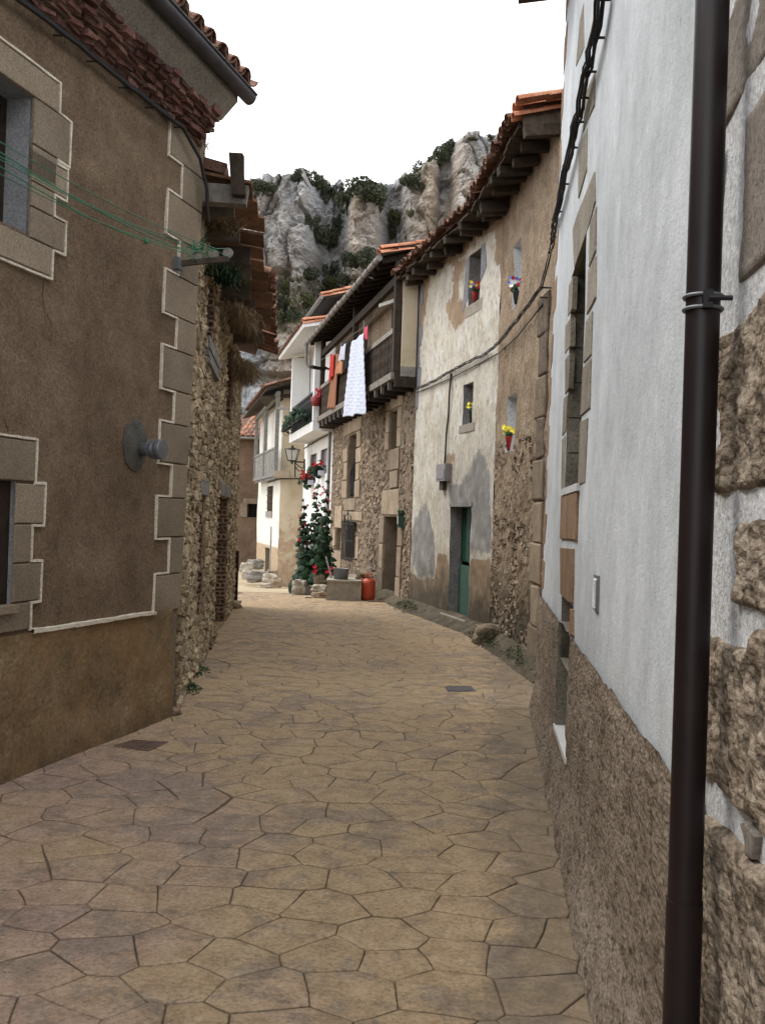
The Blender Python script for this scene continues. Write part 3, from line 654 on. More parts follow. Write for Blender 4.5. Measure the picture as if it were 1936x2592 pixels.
BU = [  # px, py of foot, width px, height px, tint kind, label
 (665, 484, 70, 34, 0, 'low spiky bush at the left end of the cliff top, just past the broken beam'), (625, 486, 45, 26, 0, 'small bush on the cliff top hiding behind the old roof beam'),
 (762, 452, 46, 40, 0, 'round bush crowning the pointed grey rock pinnacle'), (800, 492, 75, 66, 0, 'dense dark bush in the saddle right of the rock pinnacle'), (835, 500, 60, 46, 0, 'dark bush low in the saddle between pinnacle and domed bush'),
 (925, 500, 125, 62, 0, 'wide domed bush topping the middle rock tower'), (880, 520, 60, 60, 0, 'bush on the left shoulder of the middle rock tower'), (965, 515, 55, 55, 0, 'bush on the right shoulder of the middle rock tower'),
 (1015, 500, 70, 52, 0, 'bush in the gully left of the high right crag'), (1045, 470, 60, 40, 0, 'grey green bush on the ridge below the high right crag'), (1080, 452, 75, 60, 0, 'broad bush climbing the ridge towards the high crag'), (1112, 415, 60, 56, 0, 'bush tucked against the left flank of the high crag'), (1138, 384, 46, 30, 0, 'topmost bush beside the summit of the high crag'),
 (800, 600, 80, 56, 0, 'dark bush in the cleft below the saddle'), (835, 605, 85, 70, 0, 'large dark bush hugging the foot of the middle tower'), (790, 570, 50, 40, 0, 'small bush high in the cleft under the pinnacle'), (862, 570, 50, 42, 0, 'bush halfway up the left side of the middle tower'),
 (985, 590, 60, 75, 0, 'tall bush in the gully right of the middle tower'), (1000, 555, 45, 45, 1, 'paler bush high in the gully right of the middle tower'), (1035, 548, 30, 24, 1, 'tiny bush on the face of the right hand buttress'),
 (930, 660, 70, 70, 0, 'dark bush at the foot of the gully above the gutter'), (895, 672, 90, 50, 0, 'dark bush on the talus left of the tiled gutter'), (840, 690, 95, 46, 0, 'dark bush in the middle of the talus slope'), (780, 705, 90, 44, 0, 'low bush on the talus under the cave'), (730, 735, 70, 40, 1, 'pale scrub below the small cave'),
 (715, 775, 70, 50, 0, 'dark scrub at the left edge of the talus'), (770, 765, 80, 45, 1, 'olive scrub halfway down the talus'), (700, 812, 75, 46, 1, 'pale green scrub above the lower ledge'), (745, 805, 55, 34, 0, 'small dark scrub above the lower ledge'), (830, 735, 80, 36, 1, 'olive scrub on the right of the talus'),
 (880, 720, 70, 40, 0, 'dark scrub just above the ridge tiles of the white house'), (1190, 356, 40, 10, 1, 'thin scrub lying on the summit of the crag'), (1240, 350, 34, 14, 1, 'thin scrub at the right end of the summit'), (515, 505, 60, 34, 0, 'bush on the cliff top behind the cornice of the brown house')]
for k, (px, py, wpx, hpx, kind, lab) in enumerate(BU):
    p = cliff_at(px, py); sc_ = p.y / F_PX
    r_ = root('bush', p, lab, 'bush', 'bushes on the cliff'); sx_ = wpx * sc_ * .62; sz_ = hpx * sc_ * 1.2; q_ = 1 if k < 13 else .78; sx_ *= q_; sz_ *= q_; p = p - Vector((0, .4, .12 * sz_))
    M = Matrix.Translation(p) @ Matrix.Rotation(k * 1.7, 4, 'Z') @ Matrix.Diagonal((sx_, sx_, sz_, 1))
    put('crown', bushes[k % 6][kind], r_, M); put('trunk', trunk_me, r_, M)

rnd = random.Random(55); sV = []; sF = []; sT = []; tal = [v for v, q in zip(V_CL, S_CL) if q > .52 and v[2] > 19]
for k in range(1500):
    p = Vector(rnd.choice(tal)) + Vector((rnd.gauss(0, .5), rnd.gauss(0, .4) - .3, rnd.gauss(.2, .3)))
    for h_ in range(5):
        c_ = p + Vector((rnd.gauss(0, .35), rnd.gauss(0, .3), rnd.gauss(.1, .22))); a = Vector((rnd.gauss(0, 1), rnd.gauss(0, 1), rnd.gauss(0, 1))).normalized(); x = a.orthogonal().normalized() * rnd.uniform(.12, .3); y = a.cross(x) * .7; b_ = len(sV)
        sV += [c_ + x, c_ + y, c_ - x, c_ - y]; sF.append((b_, b_ + 1, b_ + 2, b_ + 3)); sT += [rnd.random()] * 4
tag(mk('ground_scrub', sV, sF, MT['bush_light'], None, attrs={'tint': sT}), kind='stuff')
# ------------------------------------------------------------------ tiles
def barrel_mesh(mat, l=.46, w0=.10, w1=.085, t=.014, seg=6):
    V = []; F = []
    for y, r in ((0, w0), (l, w1)):
        for rr in (r, r - t):
            for k in range(seg + 1):
                a = math.pi * k / seg; V.append(Vector((math.cos(a) * rr, y, math.sin(a) * rr * .8)))
    n = seg + 1
    for k in range(seg):
        F.append((k, k + 1, 2 * n + k + 1, 2 * n + k)); F.append((n + k + 1, n + k, 3 * n + k, 3 * n + k + 1))
        F.append((k + 1, k, n + k, n + k + 1)); F.append((2 * n + k, 2 * n + k + 1, 3 * n + k + 1, 3 * n + k))
    F += [(0, 2 * n, 3 * n, n), (n - 1, 2 * n - 1, 4 * n - 1, 3 * n - 1)]
    return [mesh('roof_tile', V, F, mat, False, attrs={'tint': [t_] * len(V)}) for t_ in (.1, .35, .6, .9)]
TILE_OLD = barrel_mesh(MT['tile_old']); TILE_NEW = barrel_mesh(MT['tile_new'])
def tiles(w, parent, u0, u1, d_edge, z_edge, rows, slope, TM, pitch=.205, jit=.02, rnd=None, skip=0.0):
    """rows of barrel tiles climbing back from an eave edge at depth d_edge"""
    rnd = rnd or random.Random(5); dn = (w.n * math.cos(slope) - Vector((0, 0, math.sin(slope)))); upv = w.n * math.sin(slope) + Vector((0, 0, math.cos(slope)))
    n = int((u1 - u0) / pitch)
    for r in range(rows):
        for i in range(n):
            u = u0 + (i + .5) * pitch
            for cover in (1, 0):
                if rnd.random() < skip: continue
                p = w.P(u + (0 if cover else pitch / 2) + rnd.uniform(-jit, jit) * .5, z_edge, d_edge) - dn * (r * .36 + rnd.uniform(-jit, jit)) + upv * (.035 * r * 0 + (.03 if cover else .085) + rnd.uniform(0, jit * .4))
                y = -dn; y = (y + w.t * rnd.uniform(-jit, jit) * 2).normalized(); z = upv * (1 if cover else -1); x = y.cross(z).normalized(); z = x.cross(y)
                put('roof_tile', rnd.choice(TM), parent, frame(x, y, z, p))
def roof_slab(name, w, parent, mat, u0, u1, d_edge, z_edge, back, slope, t=.10):
    m = MB(); dn = (w.n * math.cos(slope) - Vector((0, 0, math.sin(slope)))); upv = w.n * math.sin(slope) + Vector((0, 0, math.cos(slope)))
    c = w.P((u0 + u1) / 2, z_edge, d_edge) - dn * back / 2 - upv * t / 2; m.box(c, w.t * (u1 - u0) / 2, dn * back / 2, upv * t / 2); return m.mk(name, mat, parent)
def rough(amp, sc, seed=0): return lambda u, z: amp * noise.fractal(Vector((u * sc, z * sc, seed)), .9, 2.1, 4)
# ------------------------------------------------------------------ brown rendered house on the left
A = Wall((-2.42, 6.25), (-1.78, 8.57)); U0 = -10.5
hA = root('rendered_house', A.P(0, 0), 'brown rendered house with pale dressed quoins at the left edge of the street', 'house')
lean = lambda u, z: u + (.045 * z - .02) * max(0, (u - 1.6) / .8) if u > 1.6 else u
ue = lambda z: 2.29 + .046 * z
facade('wall', A, hA, [MT['render'], MT['reveal_grey']], U0, 2.29, 0.9, 5.5, [(-1.0, .1, 3.59, 4.5, .24), (-1.05, .05, 1.15, 1.96, .03)], .22, rough(.012, 1.3, 1), shear=lambda u, z: u + .046 * z * max(0, min(1, (u - 1.6) / .6)))
plz = lambda u: .95 - .02 * u + .015 * noise.noise(Vector((u * 2, 0, 0)))
def footing(u, z): return .018 + .02 * noise.fractal(Vector((u * .9, z * .9, 4)), .9, 2, 4) + .05 * max(0, .35 - z)
pl = facade('footing', A, hA, [MT['footing']], U0, 2.27, -.1, .95, (), .12, footing, shear=lambda u, z: u + .05 * max(0, .5 - z) * max(0, min(1, (u - 1.7) / .6)))
shell('side_wall', A, hA, MT['render'], U0, 2.30, -.1, 5.5, .32, 6)
# return of the corner, a pale strip of the gable end
m = MB(); m.box(A.P(2.33, 2.7, -.17), A.t * .05, A.n * .165, Vector((0, 0, 2.8))); m.mk('corner_return', MT['cream_stone'], hA)
zq = [5.2, 4.81, 4.50, 4.15, 3.83, 3.48, 3.19, 2.84, 2.55, 2.21, 1.91, 1.57, 1.25, .93]
for k in range(13):
    a, c = zq[k + 1], zq[k]; ul = 1.94 if k % 2 == 0 else 2.18
    block('quoin_stone', A, [(ul, a + .006), (ue(a) + .07, a + .006), (ue(c) + .07, c - .006), (ul + .01, c - .006)], -.02, .016, MT['cream_stone'], hA, .006, tint=random.random())
def line(parent, w, pts, wd_, mat, d=.017, name='pointing_line'):
    """raised pale pointing along a polyline in (u,z)"""
    m = MB(); P_ = []
    for (a, c) in zip(pts, pts[1:]):
        n = max(1, int(math.hypot(c[0] - a[0], c[1] - a[1]) / .07))
        for i in range(n): P_.append((a[0] + (c[0] - a[0]) * i / n, a[1] + (c[1] - a[1]) * i / n))
    P_.append(pts[-1]); V = []; F = []
    for i, (u, z) in enumerate(P_):
        a = P_[max(0, i - 1)]; c = P_[min(len(P_) - 1, i + 1)]; tx, tz = c[0] - a[0], c[1] - a[1]; l = math.hypot(tx, tz) or 1
        nx_, nz_ = -tz / l, tx / l; q = wd_ / 2 * (1 + .35 * noise.noise(Vector((u * 9, z * 9, 0)))) * (1.25 if abs(nx_ * nz_) > .15 else 1)
        jx = .004 * noise.noise(Vector((u * 12, z * 12, 5)))
        for s_, dd in ((-1, 0), (-.75, 1), (.75, 1), (1, 0)): V.append(w.P(u + nx_ * q * s_ + jx, z + nz_ * q * s_ + jx, d if dd else -.02))
    for i in range(len(P_) - 1):
        for k in range(3):
            f = (i * 4 + k, i * 4 + k + 1, i * 4 + k + 5, i * 4 + k + 4); F.append(f)
    return mk(name, V, F, mat, parent)
ql = []
for k in range(13):
    ul = (1.94 if k % 2 == 0 else 2.18) - .014; ql += [(ul + .004, zq[k] + (.012 if k % 2 == 0 else -.012)), (ul, zq[k + 1] + (-.012 if k % 2 == 0 else .012))]
line(hA, A, ql, .021, MT['white_line'], .019)
line(hA, A, [(.25, .955), (.7, .950), (1.2, .945), (1.6, .945), (1.93, .935)], .034, MT['white_line'], .042)
def win_stones(parent, w, rows, mat, d=.016):
    for u0, u1, z0, z1 in rows: block('surround_stone', w, rect(u0, u1, z0 + .005, z1 - .005), -.02, d, mat, parent, .006, tint=random.random())
win_stones(hA, A, [(-1.4, .36, 4.50, 4.70), (.10, .50, 4.19, 4.50), (.10, .36, 4.0, 4.19)], MT['cream_stone'])
zz = [A.uz(*p)[1] for p in ((192, 314), (186, 386), (136, 415), (183, 516), (129, 549), (177, 650), (125, 700))]
win_stones(hA, A, [(.10, .36, zz[2], 4.0), (.10, .48, zz[3], zz[2]), (.10, .34, zz[4], zz[3]), (.10, .48, zz[5], zz[4]), (-1.4, .34, 3.37, zz[5])], MT['cream_stone'])
line(hA, A, [(-1.4, 4.715), (.375, 4.715), (.375, 4.51), (.515, 4.50), (.512, 4.18), (.375, 4.185), (.372, zz[2] + .012), (.495, zz[2] + .012), (.495, zz[3] - .012), (.355, zz[3] - .01), (.355, zz[4] + .012), (.495, zz[4] + .012), (.495, zz[5] - .012), (.355, zz[5] - .012), (.352, 3.355), (-1.4, 3.355)], .021, MT['white_line'], .02)
win_stones(hA, A, [(-1.4, .24, 1.96, 2.235), (.05, .35, 1.68, 1.95), (.05, .22, 1.42, 1.68), (.05, .34, 1.16, 1.42), (-1.4, .24, .97, 1.16)], MT['cream_stone'])
line(hA, A, [(-1.4, 2.25), (.255, 2.25), (.252, 1.955), (.365, 1.96), (.362, 1.67), (.235, 1.67), (.235, 1.43), (.355, 1.43), (.352, 1.15), (.25, 1.15), (.25, .96)], .021, MT['white_line'], .02)
for (u0, u1, z0, z1) in ((-1.0, .1, 3.59, 4.5), (-1.05, .05, 1.15, 1.96)):
    f = slab_box('window', A, u0, u1, z0, z1, -.27, -.235, MT['dark'], hA)
    if z0 < 2:
        for k in range(7): slab_box('shutter_board', A, u0 + .003 + k * .157, u0 + .151 + k * .157, z0, z1, -.06, -.028, MT['wood_shutter'], f, tint=random.random())  # near-flush boards fill the opening; their dark brown also carries the recess's shade
        continue
    for a, c, e, g in ((u0, u0 + .06, z0, z1), (u1 - .06, u1, z0, z1), ((u0 + u1) / 2 - .03, (u0 + u1) / 2 + .03, z0, z1), (u0 + .06, u1 - .06, z1 - .06, z1), (u0 + .06, u1 - .06, z0, z0 + .06)):
        slab_box('frame', A, a, c, e, g, -.234, -.20, MT['wood_dark'], f, tint=.4)
    for a, c in ((u0 + .06, (u0 + u1) / 2 - .03), ((u0 + u1) / 2 + .03, u1 - .06)): slab_box('pane', A, a, c, z0 + .06, z1 - .06, -.233, -.222, MT['glass'], f)
slab_box('window_sill', A, -1.1, .07, 1.10, 1.15, -.2, .05, MT['cream_stone'], hA, tint=.6)
# stepped cornice of broken tile and brick, soffit, gutter, roof tiles
rnd = random.Random(4); n_c = 0; rest = MB()
for r in range(5):
    z0 = 5.09 + r * .047; u = 2.44 - .01 * r + .05
    while u > -4.5:
        wd_ = rnd.uniform(.10, .15); d1 = .04 + r * .046 + rnd.uniform(-.014, .012); u -= wd_ + rnd.uniform(.012, .04)
        m = MB(); sl_ = rnd.uniform(-.02, .02)
        m.box(A.P(u + wd_ / 2, z0 + .03 + sl_, d1 / 2), A.t * wd_ / 2 + Vector((0, 0, rnd.uniform(-.012, .012))), A.n * (d1 / 2 + .02) + A.t * rnd.uniform(-.02, .02) - Vector((0, 0, rnd.uniform(0, .01))), Vector((0, 0, rnd.uniform(.017, .023))))
        m.V = [v + Vector((rnd.uniform(-.008, .008), rnd.uniform(-.008, .008), rnd.uniform(-.012, .008))) for v in m.V]
        if u > -2.2 : m.mk('cornice_tile', MT['tile_red'], hA, tint=rnd.random())
        else: rest.add(m.V, m.F, 0, rnd.random())
rest.mk('cornice_tile', MT['tile_red'], hA, kind='stuff')
m = MB()
for r in range(5): m.box(A.P(-1, 5.115 + r * .047, .004 + r * .0225), A.t * (3.47 - .001 * r), A.n * (.024 + r * .0225), Vector((0, 0, .0235)))
m.mk('cornice_core', MT['cornice_mortar'], hA)
NS = 60; V = []; F = []
for i in range(NS + 1):
    u = U0 + (2.52 - U0) * i / NS; e = .012 * noise.noise(Vector((u * 3, 0, 0)))
    V += [A.P(u, 5.315 + e, .20), A.P(u, 5.47, .35), A.P(u, 5.53, .35), A.P(u, 5.60, -.2), A.P(u, 5.32, -.2)]
for i in range(NS):
    for k in range(5): F.append((i * 5 + k, i * 5 + (k + 1) % 5, i * 5 + 5 + (k + 1) % 5, i * 5 + 5 + k))
F += [tuple(range(5)), tuple(range(NS * 5, NS * 5 + 5))]
mk('soffit', V, F, MT['soffit'], hA)
m = MB(); g = []
for i in range(41):
    u = U0 + (2.62 - U0) * i / 40
    for k in range(9):
        a = math.pi * k / 8; g.append(A.P(u, 5.56 - math.sin(a) * .085, .42 + math.cos(a) * .068))
F = [(i * 9 + k, i * 9 + k + 1, i * 9 + 10 + k, i * 9 + 9 + k) for i in range(40) for k in range(8)] + [tuple(range(360, 369))]
gut = mk('gutter', g, F, MT['gutter_dark'], hA, True)
md = gut.modifiers.new('s', 'SOLIDIFY'); md.thickness = .006
m = MB(); m.tube([A.P(U0, 5.565, .488), A.P(2.62, 5.565, .488)], .012, 6); m.mk('gutter_bead', MT['gutter_dark'], hA)
roof_slab('roof', A, hA, MT['tile_old'], U0, 2.50, .36, 5.64, 4.0, .38)
tiles(A, hA, -3.0, 2.56, .45, 5.60, 2, .38, TILE_OLD, .23)
# ------------------------------------------------------------------ ruined rubble house
B = Wall((-1.80, 8.6), (-2.82, 18.6))
hB = root('rubble_house', B.P(0, 0), 'derelict ochre rubble house with sagging eave and blocked openings beyond the brown house', 'house')
def op(px0, px1, py, z0, z1): return (B.uz(px0, py)[0], B.uz(px1, py)[0], z0, z1)
OPS = [op(522, 543, 800, 3.72, 4.50) + (.10,), op(573, 588, 930, 3.25, 4.40) + (.16,), op(502, 516, 1350, .62, 1.98) + (.10,), op(550, 577.5, 1290, .02, 2.03) + (.22,)]
bd = rough(.035, 1.1, 8)
facade('wall', B, hB, [MT['mortar'], MT['mortar']], 0, 10.1, -.25, 4.75, OPS, .2, bd)
shell('side_wall', B, hB, MT['mortar'], 0, 10.1, -.25, 4.7, .30, 5)
def okB(u, z): return not any(o[0] - .07 < u < o[1] + .07 and o[2] - .07 < z < o[3] + .05 for o in OPS) and z < 4.72
rubble(B, hB, MT['rubble_ochre'], .02, 10.05, -.1, 4.74, .21, .105, .032, .008, okB, 3)
# hollow bricks blocking the openings: two holes in each end
def hollow_brick():
    V = []; F = []; w2, h2, l = .085, .052, .12
    V += [Vector((x, y, z)) for y in (0, l) for z in (-h2, h2) for x in (-w2, 0, w2)]   # front y=0
    for cx in (-w2 / 2, w2 / 2):
        b0 = len(V); ring = [Vector((cx + math.cos(math.pi * (k + .5) / 4) * .026, 0, math.sin(math.pi * (k + .5) / 4) * .026)) for k in range(8)]
        V += ring + [v + Vector((0, .06, 0)) for v in ring]
        sq = [Vector((cx + a * w2 / 2, 0, c * h2)) for a, c in ((1, .3), (.4, 1), (-.4, 1), (-1, .3), (-1, -.3), (-.4, -1), (.4, -1), (1, -.3))]
        # outer ring follows the half-face border
        sq = [Vector((cx + a * w2 / 2, 0, c * h2)) for a, c in ((1, 1), (0, 1), (-1, 1), (-1, 0), (-1, -1), (0, -1), (1, -1), (1, 0))]
        ring_ = [Vector((cx + math.cos(math.pi * (k + 1) / 4) * .031, 0, math.sin(math.pi * (k + 1) / 4) * .031)) for k in range(8)]
        for k in range(8): V[b0 + k] = ring_[k]; V[b0 + 8 + k] = ring_[k] + Vector((0, .06, 0))
        s0 = len(V); V += sq
        for k in range(8):
            k2 = (k + 1) % 8; F.append((s0 + k, s0 + k2, b0 + k2, b0 + k)); F.append((b0 + k, b0 + k2, b0 + 8 + k2, b0 + 8 + k))
        F.append(tuple(b0 + 8 + k for k in range(8)))
    F += [(0, 6, 8, 2), (3, 5, 11, 9), (0, 3, 9, 6), (2, 8, 11, 5), (6, 9, 11, 8)]
    return [mesh('hollow_brick', V, F, MT['brick'], False, attrs={'tint': [t] * len(V)}) for t in (.15, .45, .75, 1)]
HB = hollow_brick(); rnd = random.Random(12)
for o in OPS:
    z = o[2] + .06
    while z < o[3] - .05:
        p = B.P(o[1] - .15 + rnd.uniform(-.014, .010), z, -.075 + rnd.uniform(-.015, .01))
        put('hollow_brick', rnd.choice(HB), hB, frame(B.n if B.n.cross(B.t).z > 0 else -B.n, B.t, Vector((0, 0, 1)), p)); z += .104 + .028
    m = MB(); m.box(B.P(o[1] - .06, (o[2] + o[3]) / 2, -.09), B.t * .055, B.n * .075, Vector((0, 0, (o[3] - o[2]) / 2))); m.mk('brick_mortar', MT['mortar_brown'], hB)
    if o[3] < 2.5:
        block('lintel', B, rect(o[0] - .15, o[1] + .15, o[3], o[3] + .20), -.1, .038, MT['old_grey'], hB, .012, tint=.4)
m = MB()
for k in range(4): slab_box('sill_stone', B, OPS[0][0] - .1, OPS[0][1] + .25, 3.42 + k * .075, 3.485 + k * .075, -.1, .07 - .012 * (k % 2), MT['old_grey'], hB, tint=random.random())
# eave: rafter ends, broken planks, tiles
rnd = random.Random(31)
for k in range(9):
    u = .55 + k * .78; zc = 4.72 - .02 * k + rnd.uniform(-.03, .03); L_ = .40 + rnd.uniform(-.06, .05) + .06 * min(k, 4) / 4
    m = MB(); m.box(B.P(u, zc, L_ / 2 - .1), B.t * .075, B.n * (L_ / 2 + .1), Vector((0, 0, .085 + rnd.uniform(-.015, .02)))); m.mk('rafter', MT['wood_old'], hB, tint=rnd.random())
m = MB(); m.box(B.P(.18, 4.70, .19), B.t * .07, B.n * .30, Vector((0, 0, .085)) + B.n * .01); m.mk('eave_beam', MT['wood_pale'], hB, tint=.5)
m = MB(); m.box(B.P(.02, 4.84, .40), B.t * .05, B.n * .062, Vector((0, 0, .19)) + B.n * -.012); m.V = [v + Vector((rnd.uniform(-.012, .012),) * 3) for v in m.V]; m.mk('broken_post', MT['wood_dark'], hB, tint=.8)
for k in range(13):
    u = .1 + k * .52; wd_ = .5; m = MB(); d1 = .57 + rnd.uniform(-.05, .05) + (.05 if k > 4 else 0)
    m.box(B.P(u + .25, 4.87 - .006 * k + rnd.uniform(-.015, .015), d1 / 2 - .1), B.t * (wd_ / 2 - .006), B.n * (d1 / 2 + .1) - Vector((0, 0, .05)), Vector((0, 0, .014))); m.mk('eave_board', MT['eave_wood'], hB, tint=rnd.random())
roof_slab('roof', B, hB, MT['tile_old'], .1, 10.1, .30, 4.97, 3.4, .22)
tiles(B, hB, 3.6, 9.9, .66, 4.84, 2, .26, TILE_OLD, .215, .05, rnd, .12)
# ------------------------------------------------------------------ dark house closing the street at the far left
Cw = Wall((-8.6, 46.5), (-4.2, 46.0))
hC = root('dark_house', Cw.P(0, -1), 'dark brown house with clay tiled roof closing the left bend', 'house')
zc_ = Cw.uz(630, 1112)[1]; wc = pxp(Cw, [(627, 1275), (650, 1310)])
facade('wall', Cw, hC, [MT['dark_render'], MT['ashlar']], 0, 4.4, -1.1, zc_ + .1, [(wc[0][0], wc[1][0], wc[1][1], wc[0][1], .3)], .25, rough(.05, .8, 3))
slab_box('window', Cw, wc[0][0], wc[1][0], wc[1][1], wc[0][1], -.34, -.3, MT['dark'], hC)
block('window_lintel', Cw, rect(wc[0][0] - .2, wc[1][0] + .1, wc[0][1], wc[0][1] + .25), -.1, .05, MT['ashlar'], hC)
block('window_jamb', Cw, rect(wc[0][0] - .35, wc[0][0], wc[1][1], wc[0][1]), -.1, .05, MT['ashlar'], hC)
shell('side_wall', Cw, hC, MT['earth_render'], 0, 4.4, -1.1, zc_, .4, 5)
roof_slab('roof', Cw, hC, MT['tile_old'], -.3, 4.6, .35, zc_ + .05, 3.4, .42)
m = MB(); m.tube([Cw.P(-.3, zc_ + .03, .42), Cw.P(4.6, zc_ + .03, .42)], .07, 8); m.mk('gutter', MT['gutter'], hC)
tiles(Cw, hC, 1.6, 4.6, .42, zc_ + .08, 8, .42, TILE_NEW[:1] + TILE_OLD[1:], .22, .04)
# ------------------------------------------------------------------ cream house with the old wooden balcony
DC = (-3.95, 37.0); Dl = Wall(DC, (-5.70, 44.0)); Dr = Wall(DC, (-1.6, 36.75))
hD = root('cream_house', Dl.P(0, -1), 'cream house with a grey wooden balcony and sagging tiled eave at the bend', 'house')
ow = pxp(Dl, [(677, 1232), (689, 1294)]); od = pxp(Dl, [(672, 1385), (683, 1445)])
u_ = sorted((ow[0][0], ow[1][0])); ud = sorted((od[0][0], od[1][0]))
facade('wall', Dl, hD, [MT['white_wash'], MT['cream_stone']], 0, 7.2, -1.1, 6.2, [(u_[0], u_[1], ow[1][1], ow[0][1], .25), (ud[0], ud[1], -.9, od[0][1], .25)], .3, rough(.03, .8, 5), attrs={'dado': lambda u, z: .5 + (.0 - z + Dl.uz(690, 1383)[1]) * 1.2})
slab_box('window', Dl, u_[0], u_[1], ow[1][1], ow[0][1], -.27, -.24, MT['dark'], hD)
m = MB()
for k in range(4): z = ow[1][1] + (ow[0][1] - ow[1][1]) * (k + .5) / 4; m.beam(Dl.P(u_[0], z, .02), Dl.P(u_[1], z, .02), .03, .03)
m.mk('window_bars', MT['black_iron'], hD)
slab_box('window_sill', Dl, u_[0] - .05, u_[1] + .05, ow[1][1] - .25, ow[1][1], -.1, .04, MT['concrete'], hD, tint=.7)
slab_box('door', Dl, ud[0], ud[1], -.95, od[0][1], -.24, -.2, MT['wood_dark'], hD, tint=.4)
slab_box('door_jamb', Dl, ud[0] - .25, ud[0], -.95, od[0][1] + .9, -.1, .03, MT['concrete'], hD, tint=.6)
facade('end_wall', Dr, hD, [MT['ochre_wash']], 0, 2.4, -1.1, 6.6, (), .3, rough(.03, .8, 6))
shell('side_wall', Dl, hD, MT['ochre_wash'], .1, 7.1, -1.1, 6.15, .35, 4.5)
# balcony on the street face
bal = lambda px, py: Dl.uz(px, py, .32)
zf = bal(700, 1196)[1]; zt_ = bal(700, 1012)[1]; zr_ = bal(698, 1130)[1]
us_ = [bal(699, 1100)[0], bal(671, 1100)[0], bal(648, 1100)[0]]
bD = slab_box('balcony', Dl, us_[0] - .1, us_[2] + .2, zf - .12, zf, .03, .36, MT['wood_grey'], hD, tint=.2)
for u in us_: slab_box('post', Dl, u - .07, u + .07, zf, zt_ + .15, .22, .36, MT['wood_grey'], bD, tint=.3)
for a, c in zip(us_, us_[1:]):
    slab_box('rail', Dl, a + .07, c - .07, zr_ - .06, zr_, .25, .34, MT['wood_grey'], bD, tint=.5)
    n = max(3, int((c - a) / .20))
    for k in range(n): slab_box('baluster', Dl, a + .1 + (c - a - .2) * (k + .5) / n - .05, a + .1 + (c - a - .2) * (k + .5) / n + .05, zf - .22, zr_ - .06, .275, .315, MT['wood_grey'], bD, tint=random.random() * .6 + .3)
a_ = Dl.P(us_[0] - .12, zf - .05, .36); e_ = apt(734, 1196, a_.y - .3)
m = MB(); m.beam(a_, Vector((e_.x, a_.y - .1, a_.z)), .10, .26); m.mk('end_board', MT['cream_stone'], hD, tint=.9)
m = MB(); p = Dl.P(us_[0] - .1, zt_ - .35, .32); m.beam(p, p + Vector((1.0, -.1, .0)), .06, .09); m.mk('cross_bar', MT['wood_grey'], hD, tint=.7)
m = MB(); m.beam(Dl.P(us_[0] - .2, zt_ + .2, .30), Dl.P(us_[2] + .3, zt_ - .14, .30), .14, .16); m.mk('eave_beam', MT['wood_grey'], hD, tint=.3)
# sagging roof over the balcony
V = []; F = []; n = 12
for i in range(n + 1):
    u = us_[0] - .4 + (us_[2] + 2.2 - us_[0]) * i / n; sg = -.30 * (i / n) ** 1.2
    for d_, dz in ((.75, .30), (.75, .38), (-2.5, 1.55), (-2.5, 1.45)): V.append(Dl.P(u, zt_ + sg + dz, d_))
for i in range(n):
    for k in range(4): F.append((i * 4 + k, i * 4 + (k + 1) % 4, i * 4 + 4 + (k + 1) % 4, i * 4 + 4 + k))
F += [(0, 1, 2, 3), tuple(range(n * 4, n * 4 + 4))]; mk('roof', V, F, MT['wood_old'], hD)
rnd = random.Random(8)
for i in range(34):
    u = us_[0] - .4 + i * .21; 
    if u > us_[2] + 1.9: break
    f = (u - us_[0] + .4) / (us_[2] + 2.2 - us_[0]); sg = -.30 * f ** 1.2
    for r in range(4):
        p = Dl.P(u, zt_ + sg + .40 + r * .12, .85 - r * .36); y = -(Dl.n * .94 - Vector((0, 0, .34))).normalized(); y = (y + Dl.t * rnd.uniform(-.08, .08)).normalized(); z = Vector((0, 0, 1)); x = y.cross(z).normalized(); z = x.cross(y)
        put('roof_tile', rnd.choice(TILE_OLD), hD, frame(x, y, z, p))
# verge tiles facing the camera along the gable end
for i in range(15):
    p = Vector((DC[0] - .9 + i * .22, 36.45, zt_ + .42 + .03 * i + rnd.uniform(-.02, .02))); y = Vector((rnd.uniform(-.1, .1), 1, .28)).normalized(); z = Vector((0, 0, 1)); x = y.cross(z).normalized(); z = x.cross(y)
    put('roof_tile', rnd.choice(TILE_OLD), hD, frame(x, y, z, p))
m = MB(); m.box((DC[0] + 1.0, 38, zt_ + .30), (1.9, 0, .25), (0, 1.5, 0), (0, 0, .05)); m.mk('verge_slab', MT['wood_old'], hD)
def proj(p):
    v = Vector(p) - Vector((0, 0, CAM_H)); k = F_PX / v.dot(FWD); return 968 + v.dot(RX) * k, 1296 - v.dot(RY) * k
def mask(w, polys, lo=0.0, hi=1.0, base=None):
    def f(u, z):
        s_ = 0
        for du in (-.13, -.045, .045, .13):
            for dz in (-.14, -.05, .05, .14):
                x, y = proj(w.P(u + du, z + dz)); s_ += hi if any(inpoly(x, y, P) for P in polys) else base(x, y, u, z) if base else lo
        return s_ / 16
    return f
